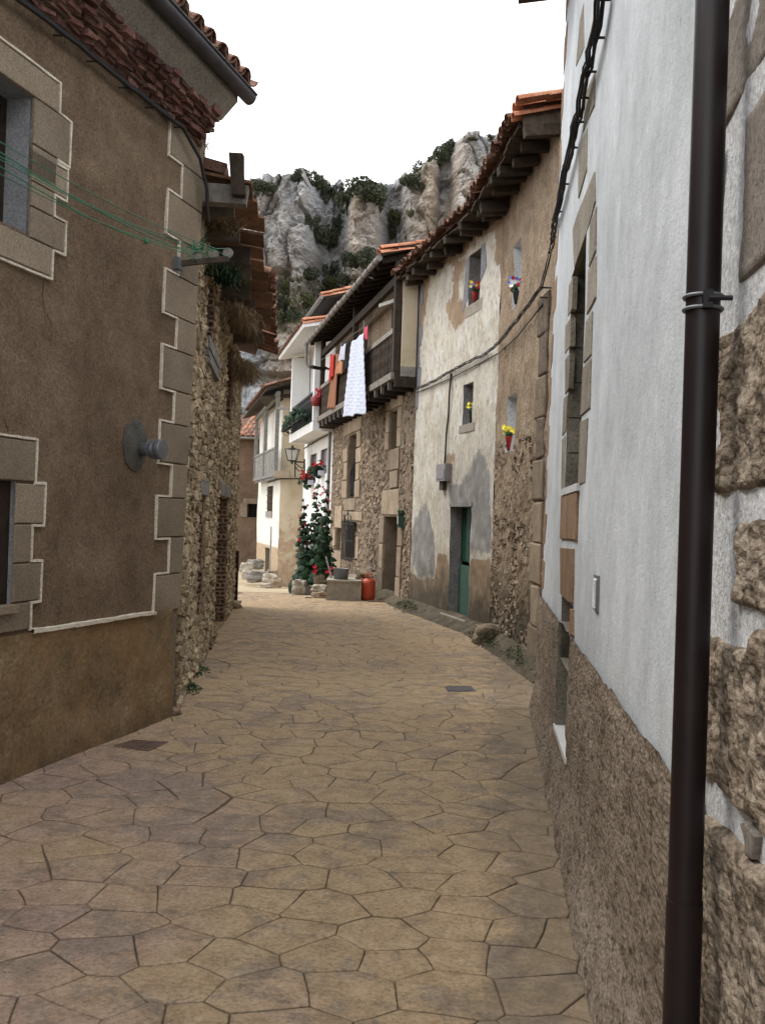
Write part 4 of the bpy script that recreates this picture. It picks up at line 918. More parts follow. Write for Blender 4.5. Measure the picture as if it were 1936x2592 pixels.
# ------------------------------------------------------------------ white house with the concrete balcony
Ew = Wall((-1.54, 29.0), (-3.0, 35.5))
hE = root('white_house', Ew.P(0, 0, 0) + Vector((0, 0, -.6)), 'white house with a concrete balcony slab and two windows of red geraniums', 'house')
e1 = pxp(Ew, [(812, 1140), (827, 1198)]); e2 = pxp(Ew, [(787, 1152), (799, 1222)])
EWN = []
for q in (e1, e2): EWN.append((min(q[0][0], q[1][0]), max(q[0][0], q[1][0]), q[1][1], q[0][1], .22))
facade('wall', Ew, hE, [MT['white_paint'], MT['meter']], 0.02, 6.3, -1.0, 8.3, EWN, .4, rough(.02, .7, 2))
for o in EWN: slab_box('window', Ew, o[0], o[1], o[2], o[3], -.2, -.12, MT['meter'], hE)
shell('side_wall', Ew, hE, MT['white_paint'], .02, 6.3, -1.0, 8.25, .35, 5)
ED = .65
bE = slab_box('balcony', Ew, -.02, 5.6, 4.34, 4.62, .03, ED, MT['white_paint'], hE)
slab_box('near_pillar', Ew, -.02, .16, 4.63, 7.36, ED - .2, ED, MT['white_paint'], bE)
slab_box('far_wall', Ew, 5.35, 5.6, 4.63, 7.36, .03, ED, MT['white_paint'], bE)
slab_box('rail', Ew, .2, 5.3, 5.50, 5.56, ED - .08, ED - .02, MT['black_iron'], bE)
slab_box('rail', Ew, .2, 5.3, 5.34, 5.37, ED - .07, ED - .03, MT['black_iron'], bE)
for k in range(44): slab_box('baluster', Ew, .24 + k * .115, .275 + k * .115, 4.63, 5.5, ED - .07, ED - .04, MT['black_iron'], bE)
slab_box('privacy_sheet', Ew, .2, 5.3, 4.66, 5.3, ED - .12, ED - .10, MT['dark'], bE)
for k in range(5):                       # wire planters hung outside
    u = .9 + k * 1.0; m = MB()
    for du in (0, .8):
        pts = [Ew.P(u + du, 5.1, ED), Ew.P(u + du, 5.05, ED + .22), Ew.P(u + du, 4.75, ED + .28), Ew.P(u + du, 4.62, ED + .12), Ew.P(u + du, 4.66, ED)]
        m.tube(pts, .014, 5)
    for zz_, dd in ((5.05, .22), (4.75, .28)): m.tube([Ew.P(u, zz_, ED + dd), Ew.P(u + .8, zz_, ED + dd)], .014, 5)
    m.mk('planter_frame', MT['black_iron'], bE)
roof_slab('lower_roof', Ew, hE, MT['white_paint'], -.05, 6.4, 1.05, 7.52, 1.6, .22, .12)
tiles(Ew, hE, -.05, 6.4, 1.1, 7.50, 1, .22, TILE_OLD, .23)
roof_slab('roof', Ew, hE, MT['wood_dark'], .1, 6.4, .42, 8.42, 4, .28, .10)
def verge(w, parent, u, d0, z0, n, slope, TM, rnd, step=.36, rows=1, both=True):     # a row of tiles climbing back along the near end
    for k in range(n):
        for r in range(rows):
            p = w.P(u + r * .2, z0 + math.tan(slope) * k * step, d0 - k * step); y = (-w.n * math.cos(slope) + Vector((0, 0, math.sin(slope)))); z = Vector((0, 0, 1)); x = y.cross(z).normalized(); z = x.cross(y)
            put('roof_tile', rnd.choice(TM), parent, frame(x, y, z, p + Vector((0, 0, rnd.uniform(0, .02)))))
            if both and r == 0: put('roof_tile', rnd.choice(TM), parent, frame(x, y, z, p + Vector((0, 0, -.09)) + w.t * -.02))
rnd = random.Random(17)
verge(Ew, hE, .02, 1.05, 7.60, 4, .22, TILE_NEW, rnd, rows=2); verge(Ew, hE, .2, .5, 8.47, 7, .28, TILE_NEW, rnd, rows=2)
m = MB(); m.tube([Ew.P(.05, 8.37, .5), Ew.P(6.4, 8.37, .5)], .06, 8); m.mk('gutter', MT['gutter'], hE)
# ------------------------------------------------------------------ stone house with the timber balcony
Fw = Wall((.6, 19.5), (-1.54, 29.0))
hF = root('stone_house', Fw.P(0, 0), 'brown rubble stone house with a dark timber balcony hung with laundry', 'house')
FO = [(6.05, 7.2, 2.3, 4.02, .4), (1.5, 2.2, 3.33, 4.17, .3), (5.75, 7.1, .68, 1.66, .3), (8.0, 8.75, .82, 1.45, .25), (1.15, 2.45, .06, 1.83, .38)]
facade('wall', Fw, hF, [MT['mortar_brown'], MT['ashlar']], 0, 9.74, -.6, 7.2, FO, .2, rough(.03, 1.2, 9))
shell('side_wall', Fw, hF, MT['rubble_brown'], .02, 9.7, -.6, 7.2, .45, 5)
FB = []   # dressed blocks: rectangles kept clear of rubble
for (u0, u1, z0, z1) in [(1.1, 2.75, 1.86, 2.42), (2.47, 2.95, .05, .62), (2.47, 2.85, .63, 1.2), (2.47, 2.95, 1.21, 1.84), (.72, 1.13, .05, .55), (.75, 1.13, .56, 1.2), (.70, 1.13, 1.21, 1.84),
    (1.2, 2.3, 2.86, 3.31), (1.25, 2.0, 2.45, 2.83), (2.22, 2.62, 3.33, 3.72), (2.22, 2.55, 3.73, 4.2), (1.08, 1.48, 3.33, 3.75), (1.05, 1.48, 3.76, 4.2), (1.0, 2.6, 4.21, 4.5),
    (5.35, 6.03, 2.3, 2.75), (5.55, 6.03, 2.76, 3.2), (5.35, 6.03, 3.21, 3.6), (5.5, 6.03, 3.61, 4.05), (7.22, 7.95, 2.3, 2.8), (7.22, 7.7, 2.81, 3.3), (7.22, 7.95, 3.31, 3.7), (5.4, 7.8, 4.06, 4.4), (5.9, 7.4, 1.95, 2.28), (5.0, 7.2, 1.69, 1.93),
    (7.8, 8.9, 1.47, 2.1), (7.75, 9.1, .2, .80), (7.12, 7.5, .7, 1.25), (5.35, 5.73, .7, 1.3), (8.78, 9.2, .85, 1.4)]:
    FB.append((u0, u1, z0, z1)); block('ashlar_block', Fw, rect(u0 + .01, u1 - .01, z0 + .008, z1 - .008), -.1, .035 + random.uniform(-.008, .01), MT['ashlar'], hF, .014, tint=random.random(), jit=.014)
def okF(u, z):
    if any(o[0] - .05 < u < o[1] + .05 and o[2] - .05 < z < o[3] + .05 for o in FO): return False
    return not any(o[0] - .04 < u < o[1] + .04 and o[2] - .04 < z < o[3] + .04 for o in FB)
rubble(Fw, hF, MT['rubble_brown'], .02, 9.7, -.1, 4.62, .23, .125, .016, .009, okF, 5)
for (o, nm) in ((FO[0], 'window'), (FO[1], 'window'), (FO[2], 'window'), (FO[3], 'window')): 
    f = slab_box(nm, Fw, o[0], o[1], o[2], o[3], -o[4] - .05, -o[4] + .01, MT['dark'], hF)
    slab_box('frame', Fw, o[0], o[0] + .06, o[2], o[3], -o[4] + .012, -o[4] + .05, MT['wood_dark'], f, tint=.5)
    slab_box('frame', Fw, o[0] + .06, o[1], o[2] + (o[3] - o[2]) * .52, o[2] + (o[3] - o[2]) * .55, -o[4] + .012, -o[4] + .05, MT['wood_dark'], f, tint=.5)
dF = slab_box('door', Fw, 1.15, 2.45, .06, 1.83, -.40, -.34, MT['wood_brown'], hF, tint=.4)
for k in range(5): slab_box('plank', Fw, 1.17 + k * .255, 1.41 + k * .255, .08, 1.80, -.339, -.322, MT['wood_brown'], dF, tint=random.random())
# net curtain hanging out of the tall window
V = []; F = []
for i in range(9):
    for j in range(15):
        f = j / 14; u = 6.08 + .62 * (i / 8) * (.35 + .65 * min(1, f * 2.2)) ; z = 3.35 - 1.0 * f; V.append(Fw.P(u + .0, z, -.02 + .05 * math.sin(i * 1.6 + f * 3) + .06 * f * (1 - f)))
for i in range(8):
    for j in range(14): F.append((i * 15 + j, i * 15 + j + 1, (i + 1) * 15 + j + 1, (i + 1) * 15 + j))
o = mk('dark_curtain', V, F, MT['cloth_navy'], None, True); tag(o, 'black net curtain hanging out of the tall stone framed window', 'curtain'); md = o.modifiers.new('s', 'SOLIDIFY'); md.thickness = .006
# iron grille
gr = root('window_grille', Fw.P(6.4, .68, .1), 'black wrought iron window grille with pointed scroll top above the step', 'grille')
m = MB()
for z in (.70, 1.16, 1.60): m.beam(Fw.P(5.6, z, .10), Fw.P(7.2, z, .10), .03, .025); 
for u in (5.6, 7.2):
    for z in (.70, 1.60): m.beam(Fw.P(u, z, -.05), Fw.P(u, z, .10), .025, .025)
m.mk('crossbar', MT['black_iron'], gr)
for k in range(9): m = MB(); u = 5.62 + k * .195; m.tube([Fw.P(u, .62, .115), Fw.P(u, 1.68, .115)], .016, 6); m.mk('bar', MT['black_iron'], gr)
m = MB(); m.tube([Fw.P(5.9, 1.62, .115), Fw.P(6.0, 1.80, .115), Fw.P(6.3, 1.86, .115), Fw.P(6.4, 1.96, .115), Fw.P(6.5, 1.86, .115), Fw.P(6.8, 1.80, .115), Fw.P(6.9, 1.62, .115)], .016, 6); m.tube([Fw.P(6.4, 1.62, .115), Fw.P(6.4, 1.95, .115)], .014, 6); m.mk('scroll', MT['black_iron'], gr)
# balcony
BD = .46; bal_ = slab_box('balcony', Fw, -.02, 9.7, 4.56, 4.66, .04, BD, MT['wood_dark'], hF, tint=.4)
slab_box('edge_beam', Fw, .02, 9.7, 4.60, 4.74, BD + .002, BD + .07, MT['wood_pale'], bal_, tint=.45)
for k in range(15): slab_box('joist', Fw, .2 + k * .66, .32 + k * .66, 4.40, 4.555, -.05, BD + .02, MT['wood_dark'], bal_, tint=random.random())
for k in range(14): 
    m = MB(); u = .35 + k * .66; m.tube([Fw.P(u, 4.60, BD + .04), Fw.P(u, 4.42, BD + .04)], .012, 5); m.mk('drip_peg', MT['concrete'], bal_, tint=.9)
for u in (.10, 4.55, 9.6): slab_box('post', Fw, u - .075, u + .075, 4.66, 7.0, BD - .10, BD + .03, MT['wood_dark'], bal_, tint=.8)
slab_box('hand_rail', Fw, .18, 9.52, 5.56, 5.66, BD - .06, BD + .03, MT['wood_pale'], bal_, tint=.8)
for k in range(70):
    u = .25 + k * .132
    if abs(u - 4.55) < .12: continue
    m = MB(); m.lathe([(.014, 4.74), (.022, 4.9), (.014, 5.0), (.024, 5.15), (.014, 5.3), (.022, 5.42), (.014, 5.56)], Fw.P(u, 0, BD - .01), 6); m.mk('baluster', MT['baluster_wood'], bal_, tint=random.random())
slab_box('end_wall', Fw, -.06, .02, 4.86, 6.75, .04, BD - .12, MT['ochre_wash'], hF)
slab_box('end_wall_foot', Fw, -.065, .02, 4.66, 4.86, .04, BD - .12, MT['concrete'], hF, tint=.7)
slab_box('end_wall_beam', Fw, -.065, .02, 4.45, 4.655, .0, BD, MT['wood_dark'], hF, tint=.5)
slab_box('wall_plate', Fw, .02, 9.7, 6.55, 6.72, BD - .09, BD + .02, MT['wood_dark'], hF, tint=.5)
slab_box('back_wall', Fw, .05, 9.6, 4.67, 6.9, .035, .05, MT['earth_render'], hF)
for (u0, u1) in ((1.2, 2.1), (4.9, 5.8), (7.6, 8.5)): slab_box('balcony_door', Fw, u0, u1, 4.68, 6.5, .051, .08, MT['wood_dark'], hF, tint=.3)
roof_slab('roof', Fw, hF, MT['wood_dark'], -.12, 10.0, .80, 7.12, 4.6, .30, .08)
for k in range(20): 
    m = MB(); u = .1 + k * .52; a = Fw.P(u, 6.98, .76); m.beam(a, a - Fw.n * 1.3 + Vector((0, 0, .40)), .09, .11); m.mk('rafter', MT['wood_dark'], hF, tint=random.random())
m = MB(); m.tube([Fw.P(-.05 + k * .4, 7.0 + .0 * k, .86) for k in range(27)], .062, 10); m.mk('gutter', MT['gutter'], hF, True)
for k in range(17): m = MB(); m.tube([Fw.P(.3 + k * .6, 7.0, .86), Fw.P(.335 + k * .6, 7.0, .86)], .071, 10); m.mk('gutter_bracket', MT['rust_iron'], hF)
tiles(Fw, hF, -.1, 10, .80, 7.06, 2, .30, TILE_OLD, .22, .02, random.Random(3))
verge(Fw, hF, -.02, .84, 7.17, 6, .22, TILE_NEW, random.Random(9), rows=2)
m = MB(); dp = [Fw.P(10.15, 7.0, .86), Fw.P(10.15, 6.45, .86), Fw.P(10.1, 6.32, .80), Fw.P(9.9, 6.28, .35), Fw.P(9.85, 6.2, .12), Fw.P(9.85, 4.7, .10), Fw.P(9.80, .2, .10), Fw.P(9.8, -.5, .10)]
m.tube(dp, .05, 8); o = m.mk('downpipe', MT['gutter'], None, True); tag(o, 'thin grey downpipe between the white house and the stone house', 'drainpipe')
m = MB(); m.beam(apt(905, 688, 21.5), apt(945, 705, 20.2), .03, .03); tag(m.mk('roof_rod', MT['rust_iron']), 'thin dark rod sticking out over the zinc gutter', 'rod')
# ------------------------------------------------------------------ long peeling house on the right
Gw = Wall((.6, 19.5), (1.72, 15.0)); G2 = Wall((1.72, 15.0), (2.02, 11.0))
hG = root('peeling_house', Gw.P(0, 0), 'long house half peeling whitewash and half bare brown render with ragged tiled eave', 'house')
GO = [(3.09, 3.68, 5.47, 6.33, .28), (2.98, 3.5, 3.44, 4.13, .28), (2.5, 3.62, .14, 2.03, .25)]
PEEL = [[(1128, 761), (1150, 738), (1170, 760), (1183, 766), (1180, 800), (1165, 830), (1152, 842), (1140, 820), (1128, 790)], [(1141, 712), (1150, 668), (1185, 640), (1180, 690), (1165, 705), (1158, 740), (1148, 745)],
        [(1250, 540), (1300, 540), (1300, 712), (1276, 702), (1266, 690), (1254, 684), (1250, 620)], [(1060, 690), (1080, 690), (1084, 720), (1070, 850), (1058, 900)], [(1118, 1150), (1150, 1155), (1160, 1180), (1148, 1190), (1120, 1178)]]
GREY = [[(1041, 1340), (1060, 1290), (1080, 1268), (1098, 1330), (1103, 1457), (1060, 1470), (1040, 1410)], [(1194, 1150), (1222, 1128), (1238, 1200), (1246, 1409), (1190, 1405)], [(1138, 1222), (1165, 1215), (1190, 1185), (1196, 1285), (1138, 1285)]]
DADO = [[(1030, 1440), (1060, 1462), (1102, 1462), (1104, 1396), (1134, 1396), (1136, 1600), (1020, 1600)], [(1188, 1406), (1246, 1410), (1262, 1700), (1180, 1640)]]
facade('white_wall', Gw, hG, [MT['peeling'], MT['old_grey']], 0, Gw.L, -.1, 6.9, GO, .07, rough(.02, 1.1, 14), attrs={
    'peel': mask(Gw, PEEL, hi=.74, base=lambda x, y, u, z: .20 + (.10 if 900 < y < 1260 else 0) + (.32 if z > 6.42 + .2 * noise.noise(Vector((u * 2, 0, 0))) else 0)),
    'grey': mask(Gw, GREY, hi=.85, base=lambda x, y, u, z: .42 if u < .20 and z > 2.5 else .12), 'dado': mask(Gw, DADO, hi=.8, lo=.15)})
facade('brown_wall', G2, hG, [MT['earth_render'], MT['white_band']], 0, 4.6, -.1, 6.9, [(.90, 1.5, 4.9, 5.82, .22), (.78, 1.4, 2.81, 3.63, .22)], .055, lambda u, z: .03 * noise.fractal(Vector((u * 1.6, z * 1.6, 15)), .9, 2, 4) + (.022 if z < 3 else .008) * noise.fractal(Vector((u * 8, z * 8, 2)), .8, 2, 3))
rubble(G2, hG, MT['rubble_brown'], .05, 2.72, -.05, 2.95, .16, .095, .007, .010, lambda u, z: not (.72 < u < 1.46 and z > 2.72) and noise.noise(Vector((u * 1.5, z * 1.5, 3))) > -.12, 6, 200, prob=.8)
for o in GO[:2]:
    f = slab_box('window', Gw, o[0], o[1], o[2], o[3], -.34, -.27, MT['wood_old'] if o[2] > 5 else MT['white_band'], hG)
for o in ((.90, 1.5, 4.9, 5.82), (.78, 1.4, 2.81, 3.63)): slab_box('niche_back', G2, o[0], o[1], o[2], o[3], -.26, -.215, MT['white_band'], hG)
block('window_border', Gw, [(2.80, 5.40), (3.08, 5.62), (3.08, 6.33), (2.92, 6.30)], -.02, .008, MT['grey_wash'], hG, .002); block('window_border', Gw, [(3.70, 5.75), (3.98, 5.95), (3.90, 6.36), (3.70, 6.36)], -.02, .008, MT['grey_wash'], hG, .002)
slab_box('window_sill', Gw, 2.98, 3.85, 5.28, 5.465, -.1, .012, MT['pale_concrete'], hG); slab_box('window_sill', Gw, 2.85, 3.65, 3.30, 3.435, -.1, .012, MT['pale_concrete'], hG)
for k in range(6):                       # grey painted quoins beside the neighbour
    z0 = 4.0 + k * .42; block('quoin_stone', Gw, rect(.02, .30 if k % 2 else .16, z0 + .006, z0 + .41), -.02, .01, MT['grey_wash'], hG, .003)
for k in range(9):
    z0 = .0 + k * .52; block('quoin_stone', G2, [(2.72 + (.12 if k % 2 else 0), z0), (3.25, z0), (3.25, z0 + .50), (2.72 + (.12 if k % 2 else 0), z0 + .50)], -.05, .035, MT['ashlar'] if k < 5 else MT['rubble_brown'], hG, .02, tint=random.random() * .7, jit=.015)
shell('side_wall', Gw, hG, MT['earth_render'], .02, Gw.L, -.1, 6.85, .5, 5); shell('side_wall', G2, hG, MT['earth_render'], -.0, 4.6, -.1, 6.8, .5, 5)
# half-open stable door
dG = root('stable_door', Gw.P(3.1, .16, -.35), 'dark green half door with its lower leaf ajar in the peeling house', 'door')
slab_box('upper_leaf', Gw, 2.5, 3.62, 1.08, 2.03, -.26, -.215, MT['door_green'], dG)
m = MB(); a = Gw.P(2.56, .60, -.20); e = Gw.P(3.6, .60, -.05); dv = (e - a) / 2; m.box((a + e) / 2, dv, dv.normalized().cross(Vector((0, 0, 1))) * .025, Vector((0, 0, .42))); m.mk('lower_leaf', MT['door_green'], dG)
for k in range(4): slab_box('plank_joint', Gw, 2.72 + k * .24, 2.735 + k * .24, 1.1, 2.0, -.2145, -.210, MT['dark'], dG)
slab_box('lintel', Gw, 2.48, 3.66, 2.032, 2.10, -.2, .022, MT['old_grey'], hG)
slab_box('doorstep', Gw, 2.4, 3.72, .04, .15, -.3, .10, MT['pale_concrete'], hG, tint=.8)
# ragged eave: rafters, boards, two layers of tile
rnd = random.Random(77); up = Vector((0, 0, 1))
for (w_, n, u0, ue_) in ((Gw, 10, .15, 4.6), (G2, 8, .15, 3.3)):
    for k in range(n):
        u = u0 + (ue_ - u0) * k / (n - 1) + rnd.uniform(-.12, .12); L_ = .44 + rnd.uniform(-.16, .06); m = MB(); a = w_.P(u, 6.52 + rnd.uniform(-.03, .03), L_); m.beam(a, a - w_.n * (L_ + .35) + up * rnd.uniform(.04, .16) + w_.t * rnd.uniform(-.08, .08), .10 + rnd.uniform(-.02, .05), .11 + rnd.uniform(-.03, .04)); m.mk('rafter', MT['wood_eave'], hG, tint=rnd.random())
    for k in range(int((ue_ - u0 + .3) / .3)):
        u = u0 - .15 + k * .3; m = MB(); m.box(w_.P(u + .15, 6.66 + rnd.uniform(-.02, .02), .10 + rnd.uniform(-.05, .03)), w_.t * .144, w_.n * .40 - up * .06, up * .015); m.mk('eave_board', MT['wood_eave'], hG, tint=rnd.random() * .8)
    roof_slab('roof', w_, hG, MT['tile_old'], -.15, ue_ + .12, .45, 6.80, 3.5, .24, .1)
    tiles(w_, hG, -.2 if w_ is Gw else -.1, ue_ + .15, .56, 6.68, 3, .24, TILE_OLD[:3], .215, .05, rnd, .06)
verge(G2, hG, 3.42, .56, 6.74, 9, .24, TILE_NEW, rnd, rows=2); m = MB(); a = G2.P(3.36, 6.62, .42); m.beam(a, a - G2.n * 3 + up * .72, .10, .16); m.mk('verge_board', MT['wood_old'], hG, tint=.7)
verge(Gw, hG, .9, .42, 6.86, 3, .35, TILE_NEW, rnd, rows=2)
# ------------------------------------------------------------------ near white house
Hw = Wall((.93, 3.48), (1.56, 9.34)); HE = lambda z: 5.95 - .165 * z
hH = root('white_plaster_house', Hw.P(2, 0), 'tall near white plastered house with a rough cement plinth on the right', 'house')
HO = [(2.36, 3.42, 2.05, 3.57, .26), (2.45, 3.38, .37, 1.29, .30)]
def hs(u, z): return u if u < 4.2 else 4.2 + (u - 4.2) * (HE(z) - 4.2) / (5.85 - 4.2)
facade('wall', Hw, hH, [MT['whitewash'], MT['side_stone']], -.98, 5.85, .85, 6.37, HO, .12, rough(.007, .9, 21), shear=hs)
def pd(u, z): return .022 + .011 * noise.fractal(Vector((u * 2.3, z * 2.3, 4)), .8, 2.1, 4) + .007 * noise.noise(Vector((u * 14, z * 14, 2))) + (.075 * max(0, .30 - z) / .3 if z < .3 else 0) * (1.3 - .08 * u) if z < 1.07 else .017 + .003 * noise.noise(Vector((u * 9, z * 9, 2)))
ptop = lambda u: 1.12 + .02 * noise.noise(Vector((u * 3, 1, 0)))
facade('plinth', Hw, hH, [MT['rough_plinth'], MT['side_stone']], -1.02, 5.95, -.12, 1.12, [(2.45, 3.38, .37, 1.29, .32)], .045, pd, shear=lambda u, z: u + (.012 * noise.noise(Vector((u * 5, 0, 7))) if z > 1.1 else 0))
for v in bpy.data.objects['plinth'].data.vertices:
    if v.co.z > 1.235: v.co.z += .022 * noise.noise(Vector((v.co.y * 3.1, 2, 0))) + .012 * noise.noise(Vector((v.co.y * 11, 5, 0))) - .004
shell('side_wall', Hw, hH, MT['whitewash'], -.9, 4.75, -.1, 6.36, .36, 5)
m = MB(); q = [Hw.P(HE(0) - .02, 0, 0), Hw.P(HE(6.4) - .02, 6.4, 0)]; V = [q[0], q[0] - Hw.n * 5, q[1] - Hw.n * 5, q[1], q[0] - Hw.t * 1.2, q[0] - Hw.n * 5 - Hw.t * 1.2, q[1] - Hw.n * 5 - Hw.t * .4, q[1] - Hw.t * .4]
V = [v - Hw.n * .03 for v in V]
mk('gable_wall', V, [(0, 1, 2, 3), (4, 7, 6, 5), (0, 4, 5, 1), (3, 2, 6, 7), (1, 5, 6, 2)], MT['whitewash'], hH)
# stones left bare of whitewash: px outlines on the wall plane
def hstone(pts, mat, d=.006, tint=None, name='surround_stone', bev=.004): block(name, Hw, pxp(Hw, pts), -.03, d, MT[mat], hH, bev, tint=random.random() if tint is None else tint, jit=.006)
X2 = lambda pts: [(1336 + x * .3632, 500 + y * .3632) for x, y in pts]
X3 = lambda pts: [(1336 + x * .3632, 1200 + y * .3632) for x, y in pts]
X1 = lambda pts: [(1100 + x * .506, y * .506) for x, y in pts]
for p in ([(436, 185), (478, 60), (474, 370), (428, 480)], [(426, 500), (474, 400), (474, 690), (412, 815)], [(408, 870), (450, 800), (443, 1090), (390, 1150)], [(386, 1190), (442, 1125), (432, 1470), (368, 1530)], [(368, 1565), (418, 1535), (402, 1980), (352, 2000)]): hstone(X2(p), 'side_stone')
for p in ([(288, 610), (317, 545), (308, 780), (280, 830)], [(264, 890), (302, 830), (298, 1040), (260, 1085)], [(262, 1130), (296, 1085), (286, 1330), (262, 1370)], [(252, 1400), (280, 1370), (268, 1620), (240, 1660)], [(240, 1690), (264, 1660), (254, 2030), (234, 2040)]): hstone(X2(p), 'side_stone')
hstone(X1([(692, 1150), (720, 1060), (800, 860), (804, 1010), (776, 1125), (700, 1338)]), 'side_stone', tint=.8)
hstone(X1([(722, 760), (765, 640), (762, 850), (720, 990)]), 'side_stone', tint=.6); hstone(X1([(752, 480), (804, 350), (800, 520), (745, 660)]), 'side_stone', tint=.4)
hstone(X1([(728, 100), (748, 10), (752, 240), (708, 330)]), 'side_stone', tint=.5); hstone(X1([(722, 480), (738, 380), (728, 560), (704, 610)]), 'side_stone', tint=.4)
hstone(X3([(243, 150), (356, 108), (346, 455), (235, 455)]), 'brown_stone', .016, .6); hstone(X3([(237, 512), (328, 518), (320, 900), (300, 895), (237, 835)]), 'brown_stone', .016, .3)
hstone(X3([(306, 945), (324, 945), (323, 1130), (304, 1110)]), 'brown_stone', .016, .6)
rnd = random.Random(5)
for k in range(13):
    z0 = 1.15 + k * .42 + rnd.uniform(-.03, .03); e = HE(z0); block('edge_stone', Hw, [(e - rnd.uniform(.14, .34), z0 + rnd.uniform(0, .06)), (e + .05, z0), (e + .04, z0 + .30), (e - rnd.uniform(.14, .34), z0 + .28)], -.05, .004, MT['brown_stone'], hH, .003, tint=rnd.random())
f = slab_box('window', Hw, 2.36, 3.42, 2.05, 3.57, -.32, -.265, MT['dark'], hH); slab_box('shutter', Hw, 2.38, 2.88, 2.08, 3.54, -.262, -.225, MT['door_green'], f); slab_box('shutter', Hw, 2.90, 3.40, 2.08, 3.54, -.262, -.225, MT['door_green'], f)
for k in range(6): slab_box('jamb_stone', Hw, 3.405, 3.43, 2.06 + k * .25, 2.30 + k * .25, -.22, -.004 - .006 * (k % 2), MT['side_stone'], hH, tint=random.random() * .6)
slab_box('cellar_door', Hw, 2.45, 3.38, .37, 1.29, -.36, -.30, MT['wood_dark'], hH, tint=.4)
slab_box('window_sill', Hw, 2.30, 3.44, 2.0, 2.046, -.2, .022, MT['white_band'], hH)
slab_box('marble_sill', Hw, 2.40, 3.42, .335, .372, -.29, .03, MT['marble'], hH)
roof_slab('eave', Hw, hH, MT['wood_old'], -1.2, 5.0, .43, 6.53, 5, .10, .15)
tiles(Hw, hH, 2.0, 5.0, .46, 6.54, 1, .12, TILE_OLD, .22)
gv = root('vent_grille', Hw.P(1.27, 1.5, .02), 'small louvred metal vent set in the near white wall', 'vent')
vz = pxp(Hw, [(1507, 1460), (1519, 1543)]); vu = sorted((Hw.uz(1509, 1500)[0], Hw.uz(1517, 1500)[0])); vt, vb = max(vz[0][1], vz[1][1]), min(vz[0][1], vz[1][1])
m = MB(); 
for a, c, e, g in ((vu[0] - .015, vu[0], vb, vt), (vu[1], vu[1] + .015, vb, vt), (vu[0] - .015, vu[1] + .015, vt, vt + .015), (vu[0] - .015, vu[1] + .015, vb - .015, vb)): m.box(Hw.P((a + c) / 2, (e + g) / 2, .007), Hw.t * (c - a) / 2, Hw.n * .007, Vector((0, 0, (g - e) / 2)))
m.mk('frame', MT['grey_iron'], gv); slab_box('backing', Hw, vu[0], vu[1], vb, vt, .0, .0085, MT['dark'], gv)
for k in range(14):
    z = vb + (vt - vb) * (k + .5) / 14; m = MB(); m.box(Hw.P((vu[0] + vu[1]) / 2, z, .0145), Hw.t * (vu[1] - vu[0]) / 2, Hw.n * .006 - Vector((0, 0, .006)), Vector((0, 0, .0015))); m.mk('slat', MT['white_band'], gv)
